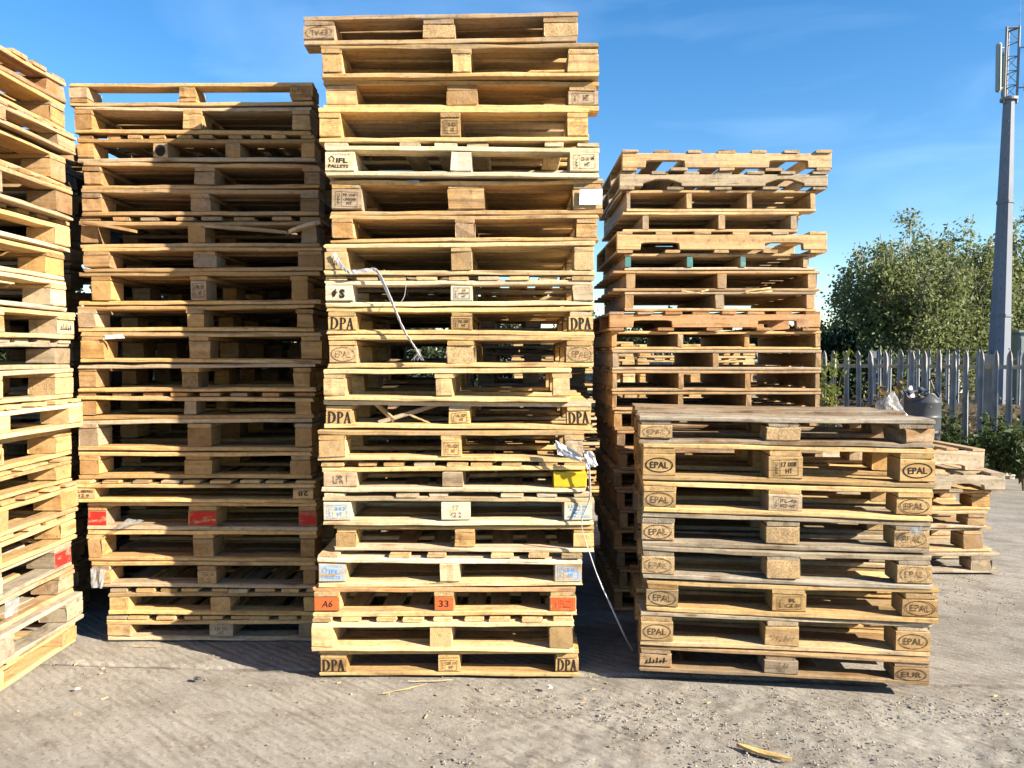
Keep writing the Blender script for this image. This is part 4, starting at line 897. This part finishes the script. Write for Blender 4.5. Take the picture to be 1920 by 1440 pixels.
bk.base(bk.mix(bk.mix((.025, .018, .012), (.075, .052, .034), sb.outputs[0]), (.15, .11, .08), bk.ramp(sb.outputs[1], [(.75, 0.), (.85, .8)]))); bk.bump(sb.outputs[2], .03)
tag(link('earth_bank', bank(), bk.m), 'brown leaf-littered bank rising behind the palisade fence', 'bank', None, 'structure')

def pale_mesh(h, wd=.068):
    """W-section palisade pale with a splayed three-point head, bent out at the tip"""
    rows = [0, h * .5, h - .16, h - .09, h - .045, h]; v, f = [], []
    sec = [(-.5, 0), (-.28, -.018), (-.1, .004), (.1, .004), (.28, -.018), (.5, 0)]
    for i, z in enumerate(rows):
        k = (1, 1, 1, .95, .72, .16)[i]; by = (0, 0, 0, -.010, -.028, -.055)[i]
        for s_ in (0, 1):
            for x, yv in sec: v.append((x * wd * k, yv + by + s_ * .004, z))
    n_ = 12
    for i in range(len(rows) - 1):
        o_ = i * n_
        for k in range(5): f.append((o_ + k, o_ + k + 1, o_ + n_ + k + 1, o_ + n_ + k)); f.append((o_ + 6 + k + 1, o_ + 6 + k, o_ + n_ + 6 + k, o_ + n_ + 6 + k + 1))
        f.append((o_ + 6, o_, o_ + n_, o_ + n_ + 6)); f.append((o_ + 5, o_ + 11, o_ + n_ + 11, o_ + n_ + 5))
    return mesh('pale', v, f)
def box_mesh(name, sx, sy, sz, bev=.004):
    bm = bmesh.new(); bmesh.ops.create_cube(bm, size=1)
    for v in bm.verts: v.co = Vector((v.co.x * sx, v.co.y * sy, v.co.z * sz))
    if bev: bmesh.ops.bevel(bm, geom=bm.edges[:], offset=bev, segments=2, affect='EDGES')
    me = bpy.data.meshes.new(name); bm.to_mesh(me); bm.free(); return me
def palisade(A, B, h, label, sp_=.155, matp=M['galvd'], rails=(.22, None)):
    A, B = Vector(A), Vector(B); dv = B - A; L = dv.length; rz = math.atan2(dv.y, dv.x)
    t = thing('palisade_fence', A, rz, label, 'fence'); n_ = min(99, int(L / sp_)); pm = pale_mesh(h)
    for k in range(n_):
        o = link('pale', pm, matp, t, Matrix.Translation((sp_ * (k + .5), -.03, 0)) @ Matrix.Rotation(rnd.uniform(-.09, .09), 4, 'Z') @ Matrix.Rotation(rnd.gauss(0, .010), 4, 'Y') @ Matrix.Rotation(rnd.gauss(0, .010), 4, 'X'))
    for z in (.25, h - .21):
        link('rail', box_mesh('rail', n_ * sp_, .04, .05), M['rust'], t, Matrix.Translation((n_ * sp_ / 2, .0, z)))
    for k in range(int(n_ * sp_ / 2.75) + 1):
        link('post', box_mesh('post', .10, .055, h - .05), matp, t, Matrix.Translation((.15 + k * 2.75, .055, (h - .05) / 2)))
    return t
palisade((1.2, 12.66, 0), (9.0, 8.05, 0), 1.54, 'grey steel palisade fence with pointed bent tips along the yard edge', .157)
palisade((7.0, 15.2, .35), (16.5, 12.4, .35), 1.25, 'paler distant palisade fence standing beyond the bank', .17, M['galv'])

# vegetation ---------------------------------------------------------
def leaves_np(cent, size, elong=1.5, seed=0, droop=.5):
    r_ = np.random.default_rng(seed); n_ = len(cent); s = size * r_.uniform(.6, 1.3, n_)
    d1 = r_.normal(size=(n_, 3)); d1[:, 2] -= droop; d1 /= np.linalg.norm(d1, axis=1, keepdims=True); q_ = r_.normal(size=(n_, 3)); d2 = np.cross(d1, q_); d2 /= np.linalg.norm(d2, axis=1, keepdims=True) + 1e-9
    a = d1 * (s * elong / 2)[:, None]; b_ = d2 * (s / 2)[:, None]
    V = np.stack([cent - a, cent + b_ * .9 - a * .1, cent + a, cent - b_ * .9 - a * .1], 1).reshape(-1, 3)
    return V, np.arange(n_ * 4).reshape(-1, 4)
def tube_np(pts, r0, r1, k=6):
    pts = [Vector(p) for p in pts]; V, F = [], []
    for i, p_ in enumerate(pts):
        t = (pts[min(i + 1, len(pts) - 1)] - pts[max(i - 1, 0)]).normalized(); s = t.orthogonal().normalized(); u = t.cross(s); r_ = r0 + (r1 - r0) * i / (len(pts) - 1)
        V += [p_ + (s * math.cos(6.2832 * j / k) + u * math.sin(6.2832 * j / k)) * r_ for j in range(k)]
    for i in range(len(pts) - 1):
        for j in range(k): F.append((i * k + j, i * k + (j + 1) % k, (i + 1) * k + (j + 1) % k, (i + 1) * k + j))
    return V, F
class Acc:
    def __init__(s): s.v, s.f = [], []
    def add(s, V, F): i = len(s.v); s.v += list(V); s.f += [tuple(k + i for k in p) for p in F]
    def build(s, name, mat, parent, smooth=True): return link(name, mesh(name, s.v, s.f, None, smooth), mat, parent)
def tree(name, base, h, rx, nclump, nleaf, lsize, leafm, label, cat='tree', seed=1, z0=.12, droop=1.0, group=None, fat=1.0, csig=.16, nstem=3):
    r_ = random.Random(seed); g = np.random.default_rng(seed); t = thing(name, base, 0, label, cat, group)
    ac = Acc(); stems = []
    for s_ in range(nstem):
        tx, ty = r_.uniform(-.45, .45) * rx, r_.uniform(-.4, .4) * rx; pts = [(tx * .15 * k / 5 * 1 + tx * (k / 6) ** 1.4 * .8 + r_.uniform(-.04, .04), ty * (k / 6) ** 1.4 + r_.uniform(-.04, .04), h * (.80 if s_ == 0 else r_.uniform(.6, .75)) * k / 6) for k in range(7)]
        stems.append(pts); ac.add(*tube_np(pts, .02 * h * fat * (1 if s_ == 0 else .7), .004 * h))
    cents = []; lead = []
    nl = max(6, int(nclump / 11))
    for k in range(nl):                       # leaders of uneven height round the crown
        ang = 2.4 * k + r_.uniform(-.3, .3); rad = rx * math.sqrt((k + .3) / nl) * r_.uniform(.85, 1.08)
        hh = h * (1 - .42 * (rad / rx) ** 2.2) * r_.uniform(.80, 1.0) if k else h
        tip = Vector((rad * math.cos(ang), rad * math.sin(ang), hh)); root = Vector(stems[k % nstem][r_.randint(1, 3)])
        m_ = root.lerp(tip, .5) + Vector((rad * math.cos(ang) * .12, rad * math.sin(ang) * .12, 0)); ac.add(*tube_np([root, m_, tip], .0055 * h * fat, .0012 * h, 5)); lead.append((root, m_, tip))
        cents += [(tip + Vector((r_.gauss(0, .03), r_.gauss(0, .03), -.10 - .13 * q_)), .45 + .12 * q_) for q_ in range(4)]
    for k in range(nclump):
        root, m_, tip = r_.choice(lead); u = r_.random() ** .7
        b0 = root.lerp(m_, u * 2) if u < .5 else m_.lerp(tip, u * 2 - 1); ang = r_.uniform(0, 6.283); L = rx * .42 * (1.05 - u * .8) * r_.uniform(.35, 1.0)
        e_ = b0 + Vector((L * math.cos(ang), L * math.sin(ang), L * r_.uniform(-.1, .5))); ac.add(*tube_np([b0, b0.lerp(e_, .6) + Vector((0, 0, L * .12)), e_], .0022 * h * fat, .0008 * h, 4))
        for w_ in (.45, .75, 1.0): cents.append((b0.lerp(e_, w_) + Vector((0, 0, -.06 * droop * w_ * w_)), r_.uniform(.5, 1.0)))
        if b0.z > h * .25:
            for q_ in range(2): cents.append((e_ + Vector((r_.gauss(0, .05), r_.gauss(0, .05), -(.14 + .16 * q_) * droop)), .6))
    for k in range(int(nclump * .5)):          # skirts that reach down towards the ground
        ang = r_.uniform(0, 6.283); rad = rx * r_.uniform(.2, 1.05); cents.append((Vector((rad * math.cos(ang), rad * math.sin(ang), h * r_.uniform(z0, .42))), 1.2))
    ac.build('trunk', M['bark'] if cat == 'tree' else M['stem'], t)
    P = []
    for c, kk in cents:
        m_ = max(4, int(nleaf * .20 * kk * r_.uniform(.5, 1.5)))
        o_ = g.normal(size=(m_, 3)) * np.array([csig, csig, csig * .75]) * r_.uniform(.55, 1.1) * kk
        o_[:, 2] -= droop * np.abs(g.normal(size=m_)) * csig * 1.3; P.append(np.array(c) + o_)
    V, F = leaves_np(np.concatenate(P), lsize, 1.5, seed, .5)
    link('crown', np_mesh('crown', V, F), leafm, t); return t
def tp(px, d): return Vector(((px - 960) / FPX * d, d, 0))
def zt(py, d): return at(960, py, d).z
tree('birch_tree', tp(1688, 17) + Vector((0, 0, .6)), zt(385, 17) - .6, 1.7, 420, 85, .058, M['leafb'], 'broad birch tree with drooping yellow-green foliage behind the fence', seed=3, z0=.03)
tree('birch_tree', tp(1800, 17.6) + Vector((0, 0, .6)), zt(398, 17.6) - .6, 1.25, 300, 85, .058, M['leafb'], 'slimmer birch tree just beside the mast, behind the fence', seed=8, z0=.03)
tree('birch_tree', tp(1945, 19) + Vector((0, 0, .6)), zt(362, 19) - .6, 1.6, 240, 85, .065, M['leafb'], 'taller birch tree behind the mast at the edge of the photo', seed=14, z0=.03)
tree('dark_shrub', tp(1568, 18.5) + Vector((0, 0, .5)), zt(572, 18.5) - .5, 1.3, 110, 90, .07, M['leafd'], 'dark bushy tree beside the brown stack, behind the fence', seed=20, z0=.02, droop=.4)
tree('dark_shrub', tp(1400, 19) + Vector((0, 0, .5)), zt(590, 19) - .5, 1.8, 120, 90, .075, M['leafd'], 'dark bush seen through gaps of the brown stack', seed=22, z0=.02, droop=.4)
tree('dark_shrub', tp(1225, 19) + Vector((0, 0, .5)), zt(578, 19) - .5, 1.9, 120, 90, .075, M['leafd'], 'dark bush seen between the tallest and brown stacks', seed=24, z0=.02, droop=.4)
tree('dark_shrub', tp(1090, 19) + Vector((0, 0, .4)), zt(585, 19) - .4, 1.9, 110, 90, .075, M['leafd'], 'dark bush seen through openings of the tallest stack', seed=34, z0=.02, droop=.4)
tree('dark_shrub', tp(960, 19.5) + Vector((0, 0, .4)), zt(575, 19.5) - .4, 1.9, 110, 90, .075, M['leafd'], 'dark bush hidden farther behind the tallest stack', seed=36, z0=.02, droop=.4)
for k, (px_, h_, l_) in enumerate(((250, 2.9, 'unseen dark tree added behind the half-shaded stack near its sunny edge'), (120, 3.1, 'added dark tree blocking bright sky in the gap beside the half-shaded stack'), (-10, 3.0, 'added dark tree blocking bright sky behind the side-on stack'), (-150, 3.1, 'added dark tree outermost behind the side-on stack'))):  # unseen trees, added to keep bright sky out of the gaps
    tree('dark_shrub', tp(px_, 14.5), h_, 1.7, 100, 90, .085, M['leafd'], l_, seed=70 + k, z0=.02, droop=.4)
for k, (px_, t_) in enumerate(((820, 'an added dark bush far behind openings left of the strap'), (690, 'an added dark bush far behind the tallest stack'), (540, 'an added dark bush far behind the half-shaded stack'), (390, 'an added dark bush at the side far behind the half-shaded stack'))):  # hidden bushes, added so the bright horizon stays out of the openings
    tree('dark_shrub', tp(px_, 17) + Vector((0, 0, .1)), 2.6, 1.7, 90, 90, .085, M['leafd'], ('added dark bush blocking bright horizon far behind the torn strap', 'added dark bush blocking bright horizon far behind the snapped slats', 'added dark bush blocking bright horizon far behind the half-shaded stack', 'added dark bush blocking bright horizon behind the sunny end of the half-shaded stack')[k], seed=50 + k, z0=.02, droop=.4)
tree('dark_shrub', tp(1660, 20.5) + Vector((0, 0, .4)), 2.6, 2.4, 150, 90, .08, M['leafd'], 'dark undergrowth bush beneath the broad birch', 'bush', seed=27, z0=.02, droop=.4)
tree('dark_shrub', tp(1850, 21.5) + Vector((0, 0, .4)), 2.7, 2.6, 150, 90, .08, M['leafd'], 'dark undergrowth bush at the foot of the mast', 'bush', seed=29, z0=.02, droop=.4)

def stalk_plant(name, base, h, nst, spread, leafm, lsize, per, label, seed, elong=3.2, lean=(0, 0)):
    r_ = random.Random(seed); g = np.random.default_rng(seed); t = thing(name, base, 0, label, 'plant'); ac = Acc(); P = []
    for s_ in range(nst):
        a = r_.uniform(0, 6.283); L = h * r_.uniform(.65, 1.0); sx, sy = spread * math.cos(a) * r_.uniform(.3, 1) + lean[0], spread * math.sin(a) * r_.uniform(.3, 1) + lean[1]
        pts = [Vector((sx * (k / 7) ** 1.5 + r_.uniform(-.01, .01), sy * (k / 7) ** 1.5, L * (k / 7) * (1 - .12 * (k / 7) ** 3))) for k in range(8)]; ac.add(*tube_np(pts, .007, .002, 5))
        for _ in range(per):
            u = r_.uniform(.25, 1); k = min(6, int(u * 7)); p_ = pts[k].lerp(pts[k + 1], u * 7 - k); P.append(p_ + Vector((r_.gauss(0, .035), r_.gauss(0, .035), r_.gauss(0, .03))))
    ac.build('stem', M['stem'], t); V, F = leaves_np(np.array([tuple(p_) for p_ in P]), lsize, elong, seed, .2); link('foliage', np_mesh('foliage', V, F), leafm, t); return t
stalk_plant('buddleia_plant', tp(1558, 10.2), 1.78, 7, .26, M['leafy'], .042, 42, 'bright yellow-green long-leaved plant in front of the fence beside the brown stack', 41)
stalk_plant('yellowing_shrub', tp(1640, 9.9), 1.40, 7, .35, M['leafo'], .045, 26, 'yellowing shrub arching in front of the fence near the barrel', 43, 2.0, (.25, 0))
stalk_plant('autumn_shrub', tp(1688, 9.7), 1.22, 5, .2, M['leafo'], .05, 24, 'orange-leaved shrub rising behind the dark barrel', 44, 2.0)
stalk_plant('green_weed', tp(1775, 9.3), 1.05, 9, .22, M['leafi'], .04, 34, 'tall green weed growing just past the barrel', 45, 2.6)
stalk_plant('green_weed', tp(1880, 8.6), .85, 12, .4, M['leafi'], .045, 40, 'dark weed clump at the fence foot by the edge of the photo', 46, 2.4)
stalk_plant('green_weed', tp(1830, 8.9), .7, 10, .4, M['leafi'], .045, 40, 'low dark weed clump at the fence foot past the small stack', 47, 2.4)
stalk_plant('green_weed', tp(1925, 8.35), .95, 12, .4, M['leafi'], .045, 40, 'outermost dark weed clump climbing the fence', 48, 2.4)
# low undergrowth along the fence foot, its dark leaf colour standing in for shade
P = []
for k in range(520):
    u = nrg.random(); x = 3.4 + u * 4.6; y = 11.35 - .59 * (x - 3.4) - nrg.random() * .5 + .2; m_ = 26
    P.append(np.array([x, y, .04]) + np.abs(nrg.normal(size=(m_, 3))) * np.array([.1, .1, .16 * (.5 + nrg.random())]) * np.sign(nrg.normal(size=(m_, 1))) * np.array([1, 1, 0]) + np.array([0, 0, 1]) * np.abs(nrg.normal(size=(m_, 1))) * .16)
V, F = leaves_np(np.concatenate(P), .042, 1.7, 5, -.2)
P2 = []
for k in range(620):
    x = nrg.uniform(3.0, 11.0); y = 11.9 - .6 * (x - 3.4) + nrg.random() ** 1.3 * 3.2; m_ = 16; zz = .1 + .25 * smooth(0, 3, y - (10.8 - .6 * (x - 4.4)) - .8)
    P2.append(np.array([x, y, zz]) + nrg.normal(size=(m_, 3)) * np.array([.12, .12, .0]) + np.array([0, 0, 1]) * np.abs(nrg.normal(size=(m_, 1))) * .20)
V2, F2 = leaves_np(np.concatenate(P2), .05, 1.8, 6, -.2)
M['leafm'] = leaf_mat('bramble_leaf', (.03, .04, .016), (.13, .10, .04)); tag(link('brambles', np_mesh('brambles', V2, F2), M['leafm']), 'dry brown and green brambles tangled behind the palisade fence', 'brambles', None, 'stuff')
tag(link('undergrowth', np_mesh('undergrowth', V, F), M['leafd']), 'dark ivy and weeds crowding the foot of the fence', 'undergrowth', None, 'stuff')

# barrel, sack, rod, cabinet ----------------------------------------
def lathe(prof, n_=32, wob=0.0, seed=0):
    r_ = random.Random(seed); V, F = [], []
    for j, (r0, z) in enumerate(prof):
        for k in range(n_):
            a = 6.28319 * k / n_; rr = r0 * (1 + wob * math.sin(a * 3 + seed) * (z > 0)); V.append((rr * math.cos(a), rr * math.sin(a), z))
    for j in range(len(prof) - 1):
        for k in range(n_): F.append((j * n_ + k, j * n_ + (k + 1) % n_, (j + 1) * n_ + (k + 1) % n_, (j + 1) * n_ + k))
    return V, F
pb = tp(1731, 9.2); bz = zt(742, 9.2)
ba = thing('plastic_barrel', pb, 0, 'dark grey plastic barrel with a ragged rim beside the fence', 'barrel')
prof = [(.0, .01), (.19, .01), (.2, .03)]
for k in range(5):
    z = .06 + k * (bz - .1) / 5; prof += [(.2, z), (.2, z + .13), (.206, z + .14), (.206, z + .155), (.2, z + .165)]
prof += [(.2, bz - .02), (.204, bz), (.193, bz), (.19, bz - .05), (.185, bz - .35), (0, bz - .36)]
V, F = lathe(prof, 36, .012, 2)
V = [(x, y, z + (.03 * math.sin(3 * math.atan2(y, x)) + .02 * math.sin(7 * math.atan2(y, x)) if z > bz - .06 else 0)) for x, y, z in V]
link('drum', mesh('drum', V, F, None, True), M['black'], ba)
crumple('rubbish_fill', Vector((0, 0, bz - .07)), .15, .15, .07, M['stem'], ba, 5)
lid = crease_sheet('torn_lid', [(-.2, -.05, bz + .02), (.02, -.12, bz + .05), (.05, .08, bz + .10), (-.18, .1, bz + .06)], 8, 6, .02, M['black'], ba, 5, .004)
ps = tp(1668, 8.9)
crumple('plastic_sack', ps + Vector((0, 0, zt(765, 8.9) - .20)), .19, .16, .32, M['film'], None, 7, 'crumpled white plastic sack beside the dark barrel', 'sack', 4, .16)
ps2 = tp(1706, 9.5)
crumple('plastic_sack', ps2 + Vector((0, 0, zt(742, 9.5) - .28)), .10, .09, .36, M['plastic'], None, 13, 'small white sack behind the barrel rim', 'sack', 3, .16)
V, F = tube_np([onz(1790, 830, .0), (onz(1790, 830, .0) + at(1744, 712, 9.6)) / 2, at(1744, 712, 9.6)], .014, .012, 8)
tag(link('leaning_rod', mesh('leaning_rod', V, F, None, True), M['galvd']), 'thin grey rod leaning on the fence past the barrel', 'rod')
# bits of rubble at the kerb of weeds
for k, (px, py, s_, l) in enumerate(((1868, 880, .10, 'broken stone lump beside the small stack'), (1890, 893, .07, 'smaller stone lump by the weeds'), (1852, 872, .08, 'stone lump behind the small stack'))):
    crumple('stone', onz(px, py, s_ * .4), s_, s_ * .8, s_ * .6, plain('broken_concrete', (.33, .28, .23), .9, 0, .3, 14), None, 30 + k, l, 'stone', 3, .2)
# phone mast ----------------------------------------------------------
dM = 14.6; zM = zt(186, dM); base = tp(1871, dM)
ms = thing('phone_mast', base, 0, 'tall tapered steel phone mast with antenna panels on top', 'mast')
ms.rotation_euler = (0, .013, 0)
n_ = 8; V, F = [], []
OA = 215.3
for z, r0 in ((0, .225), (zM * .35, .182), (zM * .353, .186), (zM * .357, .180), (zM * .7, .138), (zM, .100), (zM + .04, .100)):
    V += [(r0 * math.cos(6.28319 * k / n_ + R(OA)), r0 * math.sin(6.28319 * k / n_ + R(OA)), z) for k in range(n_)]
for j in range(6):
    for k in range(n_): F.append((j * n_ + k, j * n_ + (k + 1) % n_, (j + 1) * n_ + (k + 1) % n_, (j + 1) * n_ + k))
F.append(tuple(6 * n_ + k for k in range(n_)))
M['mastp'] = plain('weathered_mast_steel', (0.145, 0.165, 0.205), 0.65, 0.0, 0.14, 1.5); link('pole', mesh('pole', V, F), M['mastp'], ms)
for z_ in (zM * .35, zM * .69):
    V, F = lathe([(.0, z_), (.205 if z_ < 3 else .155, z_), (.205 if z_ < 3 else .155, z_ + .05), (0, z_ + .05)], 8); V = [(x * math.cos(R(OA)) - y_ * math.sin(R(OA)), x * math.sin(R(OA)) + y_ * math.cos(R(OA)), q_) for x, y_, q_ in V]; link('joint_flange', mesh('joint_flange', V, F), M['mastp'], ms)
for k in range(22):
    a_ = R(OA + 22.5); z_ = .8 + k * .24; rr_ = .225 - (.125) * z_ / zM; V, F = tube_np([(rr_ * .9 * math.cos(a_), rr_ * .9 * math.sin(a_), z_), ((rr_ + .07) * math.cos(a_), (rr_ + .07) * math.sin(a_), z_)], .008, .008, 5); link('climbing_peg', mesh('climbing_peg', V, F), M['mastp'], ms)
M['mast'] = plain('dull_mast_steel', (0.17, 0.18, 0.195), 0.55, 0.1, 0.12, 2)
hz = zt(52, dM) - zM; ac = Acc()
legs = [(.125 * math.cos(R(a)), .125 * math.sin(R(a))) for a in (200, 320, 80)]
for (x, y) in legs: ac.add(*tube_np([(x, y, zM - .1), (x, y, zM + hz)], .022, .022, 8))
for i in range(6):
    z = zM + hz * i / 5.0
    for a, b in ((0, 1), (1, 2), (2, 0)):
        ac.add(*tube_np([legs[a] + (z - .02,), legs[b] + (z - .02,)], .018 if i in (0, 5) else .008, .018 if i in (0, 5) else .008, 6))
        if i < 5 and i != 3: ac.add(*tube_np([legs[a] + (z,), legs[b] + (z + hz / 5,)], .006, .006, 5))
ac.build('lattice_head', M['mast'], ms)
V, F = lathe([(0, zM - .03), (.15, zM - .03), (.15, zM + .02), (0, zM + .02)], 24); link('head_plate', mesh('head_plate', V, F), M['mast'], ms)
for a in (195, 330, 75):
    ca, sa = math.cos(R(a)), math.sin(R(a)); rr = .27
    pn = link('antenna_panel', box_mesh('antenna_panel', .065, .11, hz * .68, .02), M['cab'], ms, Matrix.Translation((rr * ca, rr * sa, zM + hz * .42)) @ Matrix.Rotation(R(a), 4, 'Z') @ Matrix.Rotation(.03, 4, 'Y'))
    for zz in (-.28, .28):
        V, F = tube_np([(-.13, 0, hz * zz), (-.02, 0, hz * zz)], .012, .012, 6); link('bracket', mesh('bracket', V, F), M['galvd'], pn)
V, F = tube_np([(legs[1][0], legs[1][1], zM + hz), (legs[1][0], legs[1][1], zM + hz + .6)], .007, .003, 6); link('lightning_rod', mesh('lightning_rod', V, F), M['galvd'], ms)
cb = tp(1930, 15.6)
cbt = thing('equipment_cabinet', cb + Vector((0, 0, .4)), R(-12), 'pale green steel equipment cabinet behind the fence near the mast', 'cabinet')
hc = zt(620, 15.6) - .4
link('housing', box_mesh('housing', .62, .6, hc - .06, .02), M['cab'], cbt, Matrix.Translation((0, 0, (hc - .06) / 2)))
link('roof', box_mesh('roof', .7, .68, .06, .02), M['cab'], cbt, Matrix.Translation((0, 0, hc - .03)))
for sx in (-.15, .15): link('door', box_mesh('door', .28, .02, hc - .3, .006), M['cab'], cbt, Matrix.Translation((sx, -.312, hc / 2)))
